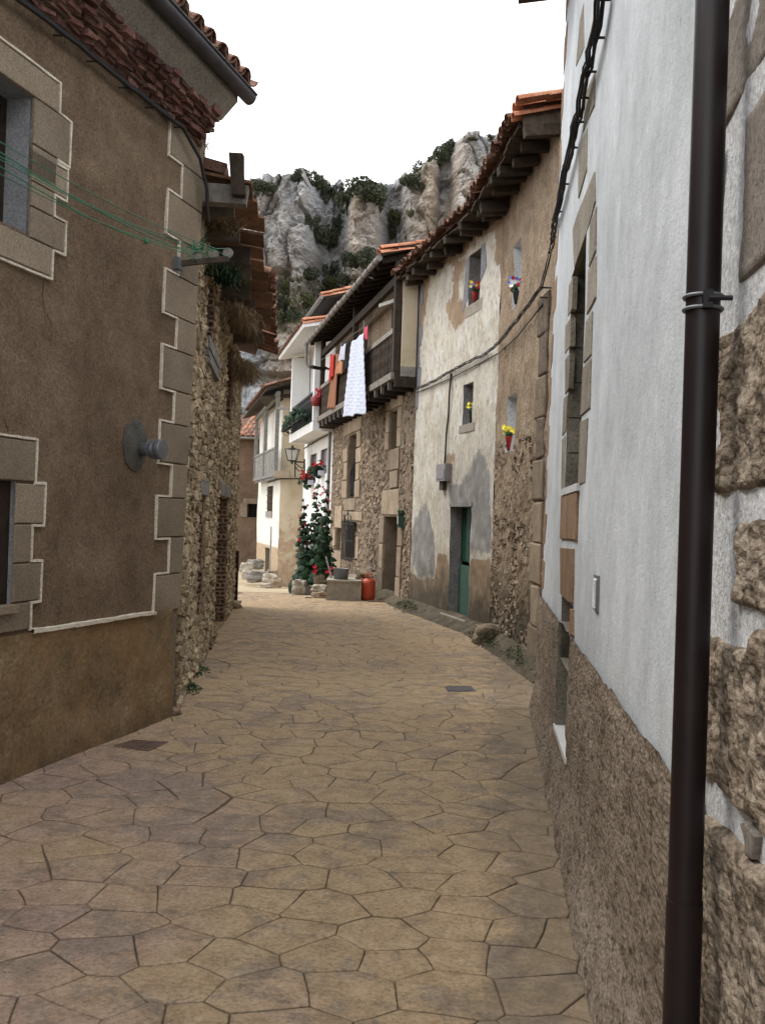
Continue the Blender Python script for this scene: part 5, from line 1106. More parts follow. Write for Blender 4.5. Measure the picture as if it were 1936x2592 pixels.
# ------------------------------------------------------------------ nearest stone house at the right edge
hI = root('pointed_stone_house', Hw.P(-1.5, 0), 'near stone house with wide white painted joints at the right edge', 'house')
facade('wall', Hw, hI, [MT['white_band']], -8, -1.02, -.1, 6.75, (), .12, rough(.014, 1.2, 31), d=.0)
facade('backing', Hw, hI, [MT['rough_plinth']], -1.16, -1.0, -.1, 6.7, (), .04, lambda u, z: .012 + .02 * noise.fractal(Vector((u * 6, z * 6, 4)), .8, 2.1, 3), keep=lambda u, z: z < 1.12 or 2.05 < z < 2.75)
shell('side_wall', Hw, hI, MT['whitewash'], -8, -1.05, -.1, 6.7, .36, 5)
def rstone(pts, mat, d, amp, cuts, sc, tint, name='wall_stone'):
    """a big hewn stone: outline in px on the wall plane, face hammered rough"""
    p = pxp(Hw, pts); bm = bmesh.new(); q = []
    for i in range(len(p)):
        a, c = p[i], p[(i + 1) % len(p)]; n = max(1, int(math.hypot(a[0] - c[0], a[1] - c[1]) / .06))
        for k in range(n): q.append((a[0] + (c[0] - a[0]) * k / n, a[1] + (c[1] - a[1]) * k / n))
    q = [(a + .010 * noise.noise(Vector((a * 16, b_ * 16, 1))) , b_ + .010 * noise.noise(Vector((a * 16, b_ * 16, 5)))) for a, b_ in q]
    u0, u1 = min(a for a, _ in q), max(a for a, _ in q); z0, z1 = min(b_ for _, b_ in q), max(b_ for _, b_ in q)
    V = []; F = []; st = max(.011, math.sqrt((u1 - u0) * (z1 - z0)) / cuts); idx = {}
    us = lines(u0 - st, u1 + st, [], st); zs = lines(z0 - st, z1 + st, [], st)
    ins = {}
    for i, u in enumerate(us):
        for j, z in enumerate(zs): ins[i, j] = inpoly(u, z, q)
    def near(u, z):
        best = None
        for k in range(len(q)):
            a, c = q[k], q[(k + 1) % len(q)]; ex, ez = c[0] - a[0], c[1] - a[1]; l2 = ex * ex + ez * ez or 1e-9; t = max(0, min(1, ((u - a[0]) * ex + (z - a[1]) * ez) / l2)); x, y = a[0] + ex * t, a[1] + ez * t; dd = (x - u) ** 2 + (y - z) ** 2
            if best is None or dd < best[0]: best = (dd, x, y)
        return best
    def vt(i, j):
        if (i, j) not in idx:
            u, z = us[i], zs[j]; nb = near(u, z); e = math.sqrt(nb[0])
            if not ins[i, j]: u, z, e = nb[1], nb[2], 0
            f = min(1, e / .016); dd = d * (1 - (1 - f) ** 2) + f * amp * (noise.fractal(Vector((u * sc, z * sc, d * 90 + tint * 50)), .75, 2.2, 5) + .5 * abs(noise.noise(Vector((u * sc * 3, z * sc * 3, 8))))) - .006 * (1 - f)
            idx[i, j] = len(V); V.append(Hw.P(u, z, dd))
        return idx[i, j]
    o_ = Hw.ord()
    for i in range(len(us) - 1):
        for j in range(len(zs) - 1):
            if sum(ins[a] for a in ((i, j), (i + 1, j), (i + 1, j + 1), (i, j + 1))) >= 1:
                f = (vt(i, j), vt(i + 1, j), vt(i + 1, j + 1), vt(i, j + 1)); F.append(f if o_ > 0 else f[::-1])
    bm.free(); return mk(name, V, F, MT[mat], hI, True, tint=tint)
X4 = lambda pts: [(1336 + x * .3632, 1900 + y * .3632) for x, y in pts]
rstone([(1838, 70), (1874, -20), (2050, -260), (2050, -20), (1936, 172), (1859, 298), (1832, 334)], 'smooth_stone', .009, .006, 26, 4, .5)
rstone([(1892, 298), (1936, 228), (2050, 60), (2050, 560), (1936, 678), (1874, 736)], 'smooth_stone', .009, .004, 24, 4, .6)
rstone(X2([(1318, 990), (1430, 920), (1500, 840), (1652, 672), (1960, 330), (1960, 1980), (1652, 2028), (1420, 2070), (1306, 2085)]), 'rough_stone', .013, .016, 60, 9, .6)
rstone(X3([(1492, 302), (1652, 290), (1980, 275), (1980, 1180), (1652, 985), (1600, 965), (1468, 925)]), 'rough_stone', .013, .016, 50, 10, .3)
rstone(X3([(1248, 1098), (1330, 1130), (1425, 1178), (1575, 1205), (1600, 1055), (1652, 1065), (1980, 1290), (1980, 3100), (1652, 2530), (1400, 2250), (1228, 2080)]), 'rough_stone', .013, .015, 60, 8, .7)
rstone(X4([(1222, 400), (1400, 560), (1545, 735), (1600, 770), (1980, 1150), (1980, 3200), (1130, 3200), (1190, 1400)]), 'rough_stone', .013, .014, 60, 8, .45)
hstone2 = X4([(1512, 510), (1540, 495), (1605, 570), (1612, 600), (1592, 760), (1548, 735), (1545, 640)]); block('grey_patch', Hw, pxp(Hw, hstone2), -.02, .012, MT['smooth_stone'], hI, .004, tint=.4)
# drainpipe in front of the joint
pd_ = [(1804, -60), (1802, 0), (1778, 772), (1760, 1300), (1740, 1905), (1730, 2300), (1722, 2592), (1712, 2900)]
pu = [Hw.uz(x, y, .085) for x, y in pd_]; u_m = [p[0] for p in pu]
pr = root('drainpipe', Hw.P(u_m[4], .0, .085), 'thick dark brown drainpipe running up the near right wall', 'drainpipe')
zj = .95; R_ = .0375; ua = sum(u_m) / len(u_m)
uz_ = lambda z: pu[1][0] + (pu[6][0] - pu[1][0]) * (z - pu[1][1]) / (pu[6][1] - pu[1][1])
m = MB(); m.tube([Hw.P(uz_(6.9), 6.9, .085), Hw.P(uz_(zj), zj, .085)], R_, 28); m.mk('upper_pipe', MT['pipe'], pr, True)
m = MB(); m.tube([Hw.P(uz_(zj + .02), zj + .02, .085), Hw.P(uz_(-.1), -.1, .085)], R_ * 1.07, 28); m.mk('lower_pipe', MT['pipe'], pr, True)
zc2 = Hw.uz(1775, 772, .085)[1]; c = Hw.P(uz_(zc2), zc2, .085)
for dz in (-.014, .014): m = MB(); m.tube([c + Hw.t * math.cos(a) * (R_ + .004) + Hw.n * math.sin(a) * (R_ + .004) + Vector((0, 0, dz)) for a in [math.pi * 2 * k / 28 for k in range(29)]], .0045, 6, cap=False); m.mk('clamp_ring', MT['grey_iron'], pr, True)
m = MB(); m.box(c - Hw.t * (R_ + .008), Hw.t * .010, Hw.n * .010, Vector((0, 0, .02))); m.tube([c - Hw.t * (R_ + .02), c - Hw.t * (R_ + .02) - Hw.n * .05], .006, 6); m.mk('clamp_bolt', MT['black_iron'], pr)
# ------------------------------------------------------------------ cables and lines
def wire(name, pts, r, label, cat='cable', mat='cable', seg=6, wob=0.0, smooth=True, group=None):
    P_ = []
    for a, c in zip(pts, pts[1:]):
        a, c = Vector(a), Vector(c); n = max(1, int((c - a).length / .12))
        for i in range(n): P_.append(a + (c - a) * i / n)
    P_.append(Vector(pts[-1]))
    if wob: P_ = [p + Vector((noise.noise(p * 5), noise.noise(p * 5 + Vector((9, 0, 0))), noise.noise(p * 5 + Vector((0, 9, 0))))) * wob for p in P_]
    m = MB(); m.tube(P_, r, seg); return m
def pw(w, pts, d): return [w.P(*w.uz(x, y, d), d) for x, y in pts]
# left eave cable
c = root('cable', A.P(0, 5), 'black cable clipped under the brown house cornice and curving down past its corner', 'cable')
pts = pw(A, [(-60, -75), (51, 0), (170, 89), (330, 220), (462, 322)], .07) + [A.P(*A.uz(508, 402, .09), .09), A.P(*A.uz(524, 480, .10), .10), A.P(*A.uz(529, 560, .10), .10)]
wire('', pts, .017, '', wob=.012).mk('cable_run', MT['cable'], c, True)
wire('', [p + Vector((0, 0, .022)) for p in pts[:5]], .007, '', wob=.015).mk('cable_run', MT['cable'], c, True)
for x, y in ((168, 90), (250, 155), (330, 222), (397, 272), (462, 322)): m = MB(); q = A.P(*A.uz(x, y, .07), .07); m.tube([q, q - A.n * .08 - A.t * .06 - Vector((0, 0, .02))], .006, 5); m.mk('clip', MT['cable'], c)
# right bundle
c = root('cable_bundle', Hw.P(4, 5), 'thick black cable bundle running down the near white wall and over to the peeling house', 'cable')
hp = pw(Hw, [(1520, -40), (1515, 0), (1500, 96), (1482, 182), (1467, 248), (1454, 309), (1439, 374), (1419, 466), (1404, 536)], .06)
sp = [G2.P(*G2.uz(x, y, .12), .12) for x, y in ((1391, 640), (1366, 728), (1318, 794), (1269, 858))] + [Gw.P(*Gw.uz(x, y, .07), .07) for x, y in ((1229, 893), (1152, 931), (1114, 954), (1056, 984))]
mid = [hp[-1] + (sp[0] - hp[-1]) * f for f in (.35, .7)]
allp = hp + mid + sp; rnd = random.Random(2)
for k in range(6):
    off = Vector((rnd.uniform(-.03, .03), rnd.uniform(-.03, .03), rnd.uniform(-.03, .03))); seg_ = allp if k < 4 else allp[:11]
    wire('', [p + off * (1.0 if i < 11 else .6) for i, p in enumerate(seg_)], rnd.choice([.009, .007, .006, .010]), '', wob=.022).mk('cable_strand', MT['cable'], c, True)
for k in range(3): wire('', [p - Hw.t * (.10 + .045 * k) - Vector((0, 0, .0)) for p in hp], .0045, '', wob=.012).mk('thin_wire', MT['cable'], c, True)
for i, p in enumerate(hp[1:]):
    m = MB(); m.tube([p + Hw.t * .06, p - Hw.t * .22], .006, 5); m.tube([p, p - Hw.n * .07], .008, 5); m.mk('clip', MT['cable'], c)
m = MB(); q = sp[1]; m.tube([q, q + Vector((.35, -.1, -.02))], .012, 5); m.tube([q + Vector((0, 0, -.12)), q + Vector((.35, -.1, -.14))], .012, 5); m.mk('wall_hook', MT['cable'], c)
low = [G2.P(*G2.uz(1372, 770, .05), .05), G2.P(*G2.uz(1310, 850, .04), .04), Gw.P(*Gw.uz(1264, 893, .03), .03), Gw.P(*Gw.uz(1140, 958, .03), .03), Gw.P(*Gw.uz(1056, 994, .03), .03)]
o = wire('', low, .009, '', wob=.01).mk('cable', MT['cable'], None, True); tag(o, 'thin lower cable sagging under the bundle across the peeling wall', 'cable')
o = wire('', pw(Gw, [(1141, 945), (1137, 1010), (1133, 1060), (1128, 1120), (1125, 1175)], .03), .017, '', wob=.01).mk('drop_cable', MT['cable'], None, True); tag(o, 'vertical cable dropping to the grey meter box on the peeling wall', 'cable')
# meter box
mz = Gw.uz(1140, 1195); mb = root('meter_box', Gw.P(*mz, .05), 'grey plastic meter box on the peeling white wall above the green door', 'meter box')
u0, u1 = Gw.uz(1121, 1195)[0], Gw.uz(1143, 1195)[0]; z0, z1 = Gw.uz(1135, 1218)[1], Gw.uz(1135, 1175)[1]
slab_box('box', Gw, u0, u1, z0, z1, 0, .13, MT['meter'], mb); slab_box('lid', Gw, u0 + .03, u1 - .03, z0 + .04, z1 - .1, .131, .14, MT['meter'], mb); slab_box('conduit', Gw, u0 + .05, u0 + .25, z0 - .16, z0 - .002, 0, .08, MT['rust_iron'], mb)
# far cable under the balconies
o = wire('', [Ew.P(6, 4.2, .05), Ew.P(4, 4.28, .05), Ew.P(1, 4.30, .05), Ew.P(.1, 4.28, .06)], .02, '', wob=.03).mk('cable', MT['cable'], None, True); tag(o, 'cable running along the underside of the white house balcony', 'cable')
q0 = Dl.P(3.5, Dl.uz(690, 1213)[1] - .1, .06); q1 = Dr.P(.02, Dr.uz(712, 1212)[1], .08); q2 = Dr.P(1.5, Dr.uz(712, 1212)[1] + .05, .08)
o = wire('', [q0, q1, q2], .025, '').mk('cable', MT['cable'], None, True); tag(o, 'cable wrapping the corner of the cream house below its balcony', 'cable')
# clothes line bracket on the brown house
bz = A.uz(452, 668, .02); cl = root('clothesline', A.P(bz[0], bz[1], 0), 'green clothesline strung from the upper left window to an iron bracket with pulleys', 'clothesline')
bdir = (A.n * .985 + A.t * .17).normalized(); b0 = A.P(bz[0], bz[1], .0)
m = MB(); e_ = apt(580, 655, 8.35); m.beam(b0, e_, .035, .045); m.mk('bracket_arm', MT['rust_iron'], cl)
m = MB(); m.box(b0 + A.n * .02, A.t * .05, A.n * .03, Vector((0, 0, .05))); m.beam(b0, b0 - Vector((0, 0, .16)), .03, .03); m.mk('bracket_plate', MT['grey_iron'], cl)
for k, (fx, px0, py0) in enumerate(((.40, -70, 340), (.70, -70, 365), (.98, -70, 318))):
    q = b0 + (e_ - b0) * fx + Vector((0, 0, .05)); m = MB(); m.lathe([(.008, -.012), (.045, -.012), (.028, 0), (.045, .012), (.008, .012)], q, 12, ax=bdir.cross(Vector((0, 0, 1)))); m.mk('pulley', MT['concrete'], cl, tint=.9)
    for j in (0, 1):
        s_ = A.P(*A.uz(px0, py0 + j * 38, .12 + .1 * k), .12 + .1 * k); n = 14; ln = [s_ + (q - s_) * (i / n) - Vector((0, 0, .10 * math.sin(math.pi * i / n) * (.6 + .3 * j))) for i in range(n + 1)]; ln[-1] += Vector((0, 0, .04 - .08 * j))
        m = MB(); m.tube(ln, .0035 if k else .0045, 5); m.mk('line', MT['green_line'], cl, True)
q = b0 + (e_ - b0) * .42; m = MB()
for i in range(40): p = q + Vector((random.gauss(0, .03), random.gauss(0, .03), random.gauss(.09, .04))); m.tube([p, p + Vector((random.gauss(0, .04), random.gauss(0, .04), random.gauss(0, .04)))], .004, 4)
m.mk('tangled_line', MT['green_line'], cl)
m = MB(); q = A.P(*A.uz(371, 611, .2), .2); m.lathe([(.0, -.02), (.016, -.016), (.018, .0), (.012, .02), (0, .03)], q, 8); m.mk('peg_knot', MT['green_line'], cl)
# wall flue
fz = A.uz(385, 1138, .1); fl = root('flue_vent', A.P(fz[0], fz[1]), 'round steel flue cap sticking out of a grey cement patch on the brown house', 'vent')
V = [A.P(fz[0] - .10, fz[1] + .02, .016)]; n = 34
for r_, d_ in ((.85, .012), (1.0, .002)):
    for k in range(n):
        a = 2 * math.pi * k / n; rr = r_ * (1 + .22 * noise.noise(Vector((math.cos(a) * 1.6, math.sin(a) * 1.6, 3))) + .08 * noise.noise(Vector((math.cos(a) * 5, math.sin(a) * 5, 3)))); V.append(A.P(fz[0] - .10 + math.cos(a) * .185 * rr, fz[1] + .04 + math.sin(a) * .20 * rr, d_ + .004))
F = [(0, 1 + k, 1 + (k + 1) % n) for k in range(n)] + [(1 + k, 1 + n + k, 1 + n + (k + 1) % n, 1 + (k + 1) % n) for k in range(n)]
mk('cement_patch', V, F, MT['dark_patch'], fl, True)
c0 = A.P(fz[0] - .02, fz[1], 0); ax = A.n
m = MB(); m.lathe([(.055, 0), (.055, .19)], c0, 24, ax=ax); m.mk('flue_pipe', MT['grey_iron'], fl, True)
for d_ in (.10, .145): m = MB(); m.lathe([(.056, d_), (.082, d_ + .004), (.082, d_ + .012), (.056, d_ + .016)], c0, 28, ax=ax); m.mk('flue_ring', MT['grey_iron'], fl)
m = MB(); m.lathe([(.083, .185), (.085, .20), (.080, .212), (.0, .215)], c0, 28, ax=ax); m.mk('flue_cap', MT['grey_iron'], fl)
# ------------------------------------------------------------------ ground lids
def lid(px_, mat, label, name='manhole_cover'):
    q = [gpt(x, y, .002) for x, y in px_]; c = sum(q, Vector()) / len(q); r_ = root(name, (c.x, c.y, 0), label, 'manhole cover')
    n = len(q); V = [v + Vector((0, 0, -.03)) for v in q] + [v + Vector((0, 0, .004)) for v in q] + [c + (v - c) * .97 + Vector((0, 0, .006)) for v in q]
    mk('plate', V, [(k + r * n, k + r * n + 1 if k < n - 1 else r * n, (k + 1) % n + (r + 1) * n, k + (r + 1) * n) for r in (0, 1) for k in range(n)] + [tuple(range(2 * n, 3 * n))], MT[mat], r_, tint=.5)
    m = MB(); a, b_, c_, d_ = [c + (v - c) * .86 + Vector((0, 0, .0075)) for v in q[:4]]
    for k in range(7):
        f = (k + .5) / 7; m.beam(a + (b_ - a) * f, d_ + (c_ - d_) * f, .012, .004)
    m.mk('tread_rib', MT[mat], r_)
lid([(288, 1888), (338, 1873), (426, 1879), (375, 1901)], 'iron_lid', 'rusty rectangular iron lid beside the foot of the brown house')
lid([(1125, 1738), (1192, 1737), (1204, 1750), (1133, 1751)], 'grey_lid', 'dark grey grating lid in the middle of the paving')
lid([(1066, 1567), (1110, 1567), (1138, 1576), (1096, 1572)], 'iron_lid', 'thin far iron lid in front of the green half door')
# ------------------------------------------------------------------ cement step, cylinder, bucket and pots by the stone house
p0 = gpt(825, 1519, 0); p1 = gpt(913, 1521, 0); st_ = root('cement_step', p0, 'low pale cement block platform against the stone house', 'step')
m = MB(); dx = (p1 - p0) / 2; dx.z = 0; back = Vector((-.05, 2.2, 0)); h_ = .40; m.box(p0 + dx + back / 2 + Vector((0, 0, h_ / 2 - .1)), dx, back / 2, Vector((0, 0, h_ / 2 + .1))); m.V = [v + Vector((noise.noise(v * 3), noise.noise(v * 4), noise.noise(v * 5))) * .03 for v in m.V]; m.mk('block', MT['pale_concrete'], st_, tint=.5)
m = MB(); m.box(p0 + dx + back / 2 + Vector((0, 0, h_ + .012)), dx * 1.015, back / 2 + Vector((0, .02, 0)), Vector((0, 0, .02))); m.mk('cap', MT['pale_concrete'], st_, tint=.7)
gp = gpt(931, 1521, 0) + Vector((0, .14, 0)); gb = root('gas_cylinder', gp, 'orange butane gas cylinder standing on the street beside the cement step', 'gas cylinder')
m = MB(); m.lathe([(.135, .0), (.140, .0), (.140, .05), (.150, .07), (.152, .10), (.152, .36), (.148, .40), (.125, .445), (.085, .47), (.045, .478), (.0, .48)], gp, 28); m.mk('body', MT['gas'], gb, True)
m = MB(); m.lathe([(.153, .13), (.155, .135), (.155, .15), (.153, .155)], gp, 28); m.mk('weld_band', MT['gas'], gb, True)
m = MB(); m.tube([gp + Vector((math.cos(a) * .075, math.sin(a) * .075, .575)) for a in [2 * math.pi * k / 18 for k in range(19)]], .011, 6, cap=False)
for a in (.4, 2.5, 4.6): m.tube([gp + Vector((math.cos(a) * .085, math.sin(a) * .085, .465)), gp + Vector((math.cos(a) * .075, math.sin(a) * .075, .575))], .011, 6)
m.mk('handle', MT['gas'], gb, True); m = MB(); m.lathe([(.02, .478), (.02, .53), (.012, .535), (.0, .545)], gp, 10); m.mk('valve', MT['grey_iron'], gb)
tp = gpt(955, 1524, .0); m = MB(); m.box(tp + Vector((.05, .12, .012)), (.24, 0, 0), (0, .12, 0), (0, 0, .010)); tag(m.mk('floor_plate', MT['iron_lid'], tint=.6), 'thin rusty plate on the ground at the stone house doorway', 'plate')
bp = Vector((p0.x + .17 + .12, p0.y + .35, h_ + .033)); bk = root('tin_bucket', bp, 'grey galvanised tub on the left end of the cement step', 'bucket')
m = MB(); m.lathe([(.0, .0), (.15, .0), (.175, .23), (.18, .235), (.165, .235), (.14, .02), (0, .02)], bp, 22); m.mk('tub', MT['galv'], bk, True)
m = MB(); m.lathe([(.0, .20), (.168, .20)], bp, 16); m.mk('soil', MT['earth'], bk)
m = MB(); m.beam(bp + Vector((-.20, -.05, .02)), bp + Vector((-.34, -.02, .48)), .03, .03); tag(m.mk('garden_stake', MT['wood_grey'], tint=1.0), 'pale wooden stake leaning on the galvanised tub', 'stake')
# rags on the step behind the cylinder
rnd = random.Random(3); V, F, T = leaf_cloud(rnd, 160, .045, [((0, 0, .08), (.15, .12, .10))]); tag(mk('dry_plant', [gp + Vector((-.13, .25, h_ - .02)) + Vector(v) for v in V], F, MT['dry'], tint=T), 'straggly grey plant on the step behind the gas cylinder', 'plant')
# ------------------------------------------------------------------ flowers
def petals(m, c, r, n, ax, mi=0, t=.5):
    ax = ax.normalized(); x = ax.orthogonal().normalized(); y = ax.cross(x)
    for k in range(n):
        a = 2 * math.pi * k / n; d1 = x * math.cos(a) + y * math.sin(a); d2 = x * math.cos(a + .75) + y * math.sin(a + .75); d0 = x * math.cos(a - .75) + y * math.sin(a - .75)
        m.add([c, c + d0 * r * .8 + ax * r * .25, c + d1 * r + ax * r * .35, c + d2 * r * .8 + ax * r * .25], [(0, 1, 2, 3)], mi, t)
def leaves(m, c, rad, n, size, rnd, hang=.3):
    for k in range(n):
        d = Vector((rnd.gauss(0, 1), rnd.gauss(0, 1), rnd.gauss(0, .8))).normalized() * rad * rnd.uniform(.3, 1); p = c + d; ax = (d.normalized() + Vector((0, -.5, .5)) + Vector((rnd.gauss(0, .4), rnd.gauss(0, .4), rnd.gauss(0, .4)))).normalized(); x = ax.orthogonal().normalized(); y = ax.cross(x); s = size * rnd.uniform(.6, 1.25); a0 = rnd.uniform(0, 6.28); ring = []
        for q in range(7): a = a0 + 2 * math.pi * q / 7; ring.append(p + (x * math.cos(a) + y * math.sin(a)) * s * (1 if q % 2 else .8) - ax * s * hang)
        m.add([p] + ring, [(0, 1 + q, 1 + (q + 1) % 7) for q in range(7)], 0, rnd.random())
def potted(base, h, r, pot_mat, flw, label, rnd, spread=.12, nfl=9, cone=False):
    f_ = root('flower_pot', base, label, 'flower pot', 'pots of flowers on sills')
    m = MB(); m.lathe([(0, 0), (r * (.35 if cone else .75), 0), (r, h), (r * 1.08, h + .01), (r * .9, h + .01), (r * .85, h * .9), (0, h * .9)], base, 16); m.mk('pot', MT[pot_mat], f_, True)
    m = MB(); leaves(m, Vector(base) + Vector((0, 0, h + spread * .5)), spread * .85, 26, .035, rnd); m.mk('leaves', MT['leaf'], f_, kind='stuff')
    for k, mt in enumerate(flw):
        m = MB()
        for q in range(nfl): petals(m, Vector(base) + Vector((rnd.uniform(-1, 1) * spread, rnd.uniform(-1, .6) * spread, h + spread * rnd.uniform(.55, 1.9))), .034 * rnd.uniform(.8, 1.2), 5, Vector((rnd.gauss(0, .5) - .4, -1, .5)))
        m.mk('flowers', MT[mt], f_, kind='stuff')
    return f_
rnd = random.Random(41)
potted(Gw.P(3.50, 5.475, .02), .14, .05, 'pot_red', ['petal_yellow', 'petal_red', 'petal_blue'], 'red pot of yellow red and blue flowers in the upper window of the peeling wall', rnd, .09, 7)
potted(Gw.P(3.40, 3.445, -.03), .18, .045, 'pot_dark', ['petal_yellow'], 'slim dark pot of yellow flowers in the middle window of the peeling wall', rnd, .075, 8)
potted(G2.P(1.25, 4.91, .01), .18, .05, 'pot_dark', ['petal_white', 'petal_red', 'petal_blue'], 'dark pot of white and red flowers in the upper pale niche of the brown wall', rnd, .11, 6, True)
potted(G2.P(1.12, 2.82, .02), .20, .05, 'pot_red', ['petal_yellow'], 'red cone pot of yellow flowers in the lower pale niche of the brown wall', rnd, .08, 12, True)
for o_, lb in ((EWN[0], 'box of red geraniums in the right hand white house window behind the hollyhocks'), (EWN[1], 'box of red geraniums in the left hand white house window')):
    uc = (o_[0] + o_[1]) / 2; g_ = root('geranium_box', Ew.P(uc, o_[2] - .1, .12), lb, 'flower box', 'geraniums at the white house')
    slab_box('box', Ew, uc - .32, uc + .32, o_[2] - .06, o_[2] + .10, .02, .2, MT['cloth_white'], g_)
    m = MB(); leaves(m, Ew.P(uc, o_[2] + .12, .2), .33, 90, .075, rnd); m.mk('leaves', MT['leaf_dark'], g_, kind='stuff')
    m = MB()
    for k in range(30): petals(m, Ew.P(uc + rnd.uniform(-.4, .4), o_[2] + rnd.uniform(.12, .42), .2 + rnd.uniform(-.1, .18)), .05, 6, Vector((rnd.gauss(0, .4), -1, .4)))
    m.mk('flowers', MT['petal_red'], g_, kind='stuff')
bx = root('balcony_plant', Ew.P(2.5, 5, .8), 'green plants filling the wire planters of the white house balcony', 'plant')
m = MB()
for k in range(10): leaves(m, Ew.P(.8 + k * .48, 4.92 + rnd.uniform(-.05, .15), .85), .24, 34, .075, rnd)
m.mk('foliage', MT['leaf_dark'], bx, kind='stuff')
fp = Fw.P(9.45, 5.05, .62); f_ = root('flower_pot', fp, 'red pot with red flowers hooked on the far end of the timber balcony', 'flower pot', 'pots of flowers on sills')
m = MB(); m.lathe([(0, 0), (.11, 0), (.16, .26), (.14, .26), (0, .24)], fp, 14); m.mk('pot', MT['pot_crimson'], f_, True); m = MB()
for k in range(12): petals(m, fp + Vector((rnd.uniform(-.05, .22), rnd.uniform(-.1, .2), .30 + rnd.uniform(0, .22))), .05, 5, Vector((-.2, -1, .4)))
m.mk('flowers', MT['petal_red'], f_, kind='stuff')
# hollyhocks
def hollyhock(base, h, lean, label, rnd, fl_from=.5, mat='petal_pink', bushy=1.0):
    r_ = root('hollyhock', base, label, 'hollyhock', 'hollyhocks by the drainpipe'); base = Vector(base); n = 12
    ax = [base + Vector((lean * (i / n) ** 1.6, -.05 * i / n, h * i / n)) + Vector((noise.noise(Vector((i * .4, h, 0))), 0, 0)) * .05 for i in range(n + 1)]
    m = MB(); m.tube(ax, [.022 - .016 * i / n for i in range(n + 1)], 6); m.mk('stem', MT['leaf_olive'], r_, True)
    m = MB()
    for i in range(n + 1):
        f = i / n; rad = (.40 * (1 - f) ** 1.1 + .05) * bushy; leaves(m, ax[i], rad, int(46 * (1 - f) * bushy + 8), (.085 * (1 - f) + .034), rnd, .22)
    m.mk('leaves', MT['leaf_dark'] if bushy > .9 else MT['leaf'], r_, kind='stuff'); m = MB()
    for k in range(9):
        f = rnd.uniform(fl_from, 1); p = ax[min(n - 1, int(f * n))]; d = Vector((rnd.choice((-1, 1)) * rnd.uniform(.03, .11), -rnd.uniform(.02, .1), rnd.uniform(-.08, .08))); petals(m, p + d, .042 * (1.25 - .5 * f), 5, Vector((d.x * 5, -1, .2)))
    m.mk('flowers', MT[mat], r_, kind='stuff')
rnd = random.Random(61); HY = 22.6
def hb(px): return Vector((apt(px, 1480, HY).x, HY + rnd.uniform(-.5, .5), gz(HY)))
hollyhock(hb(790), 2.75, .06, 'tallest hollyhock with pale pink flowers up a straight stem', rnd, .55)
hollyhock(hb(815), 2.62, .05, 'hollyhock nearest the drainpipe with pink flowers at its top', rnd, .62)
hollyhock(hb(772), 2.2, -.14, 'hollyhock leaning left with pink and crimson flowers', rnd, .45, 'petal_pink')
hollyhock(hb(778), 1.75, -.20, 'short hollyhock with red flowers on its left side', rnd, .6, 'petal_red')
hollyhock(hb(800), 1.6, .02, 'leafy flowerless looking hollyhock low in the middle of the clump', rnd, .8, 'petal_white', 1.25)
hollyhock(hb(785), 1.25, -.08, 'bushy hollyhock at the left foot of the clump', rnd, .85, 'petal_white', 1.2)
hollyhock(hb(818), 1.3, .05, 'bushy hollyhock at the foot of the thin drainpipe', rnd, .85, 'petal_white', 1.15)
# rough planters and stones at their feet
def boulder(name, c, s, label, seed, mat='concrete', cat='stone', group='stones by the bend', sub=2):
    bm = bmesh.new(); bmesh.ops.create_icosphere(bm, subdivisions=3, radius=.60); V = []
    for v in bm.verts:
        p = v.co; q = p.normalized() * .62; p = Vector([max(-.44, min(.44, c_ * (1 + .25 * noise.noise(Vector((seed, i_, 2)))))) for i_, c_ in enumerate(p)]); k = 1 + .40 * noise.noise(p * 2.4 + Vector((seed, 0, 0))) + .16 * noise.noise(p * 6 + Vector((0, seed, 0))); V.append(Vector((p.x * s[0] * k, p.y * s[1] * k, p.z * s[2] * k)) + Vector(c))
    F = [tuple(v.index for v in f.verts) for f in bm.faces]; bm.free(); o = mk(name, V, F, MT[mat], None, False, tint=random.random() * .6 + .3, origin=c); tag(o, label, cat, group); return o
def gp_(px, py): q = gpt(px, py, 0); return q
def at_depth(px, py, Y): return apt(px, py, Y)
boulder('planter_stone', at_depth(756, 1487, 21.8), (.34, .3, .36), 'upright squared stone at the left front of the hollyhocks', 1, 'pale_concrete')
boulder('planter_stone', at_depth(757, 1473, 22.1), (.22, .3, .14), 'small flat stone lying on top of the upright squared stone', 2, 'pale_concrete')
boulder('planter_stone', at_depth(787, 1494, 21.9), (.42, .3, .22), 'long low stone edging in front of the hollyhocks', 3, 'concrete')
boulder('planter_stone', at_depth(808, 1507, 21.1), (.36, .3, .20), 'dark lower stone of the pair left of the cement step', 4, 'ashlar')
boulder('planter_stone', at_depth(809, 1489, 21.2), (.34, .3, .17), 'pale upper stone of the pair left of the cement step', 5, 'pale_concrete')
boulder('planter_stone', at_depth(811, 1467, 21.6), (.30, .28, .26), 'brown stone under the flowers beside the galvanised tub', 6, 'rubble_brown')
boulder('planter_stone', at_depth(784, 1513, 21.0), (.26, .2, .06), 'flat slab lying on the street below the stone edging', 7, 'pale_concrete')
V, F, T = leaf_cloud(random.Random(9), 140, .05, [((0, 0, 0), (.2, .15, .09))]); c_ = at_depth(818, 1448, 21.6); o = root('ground_flowers', c_, 'low clump of dark red and pink flowers beside the galvanised tub', 'flowers')
mk('leaves', [Vector(v) + c_ for v in V], F, MT['leaf_dark'], o, tint=T); m = MB()
for k in range(7): petals(m, c_ + Vector((rnd.uniform(-.2, .2), -.12, rnd.uniform(-.02, .12))), .05, 5, Vector((0, -1, .5)))
m.mk('flowers', MT['petal_red'], o, kind='stuff')
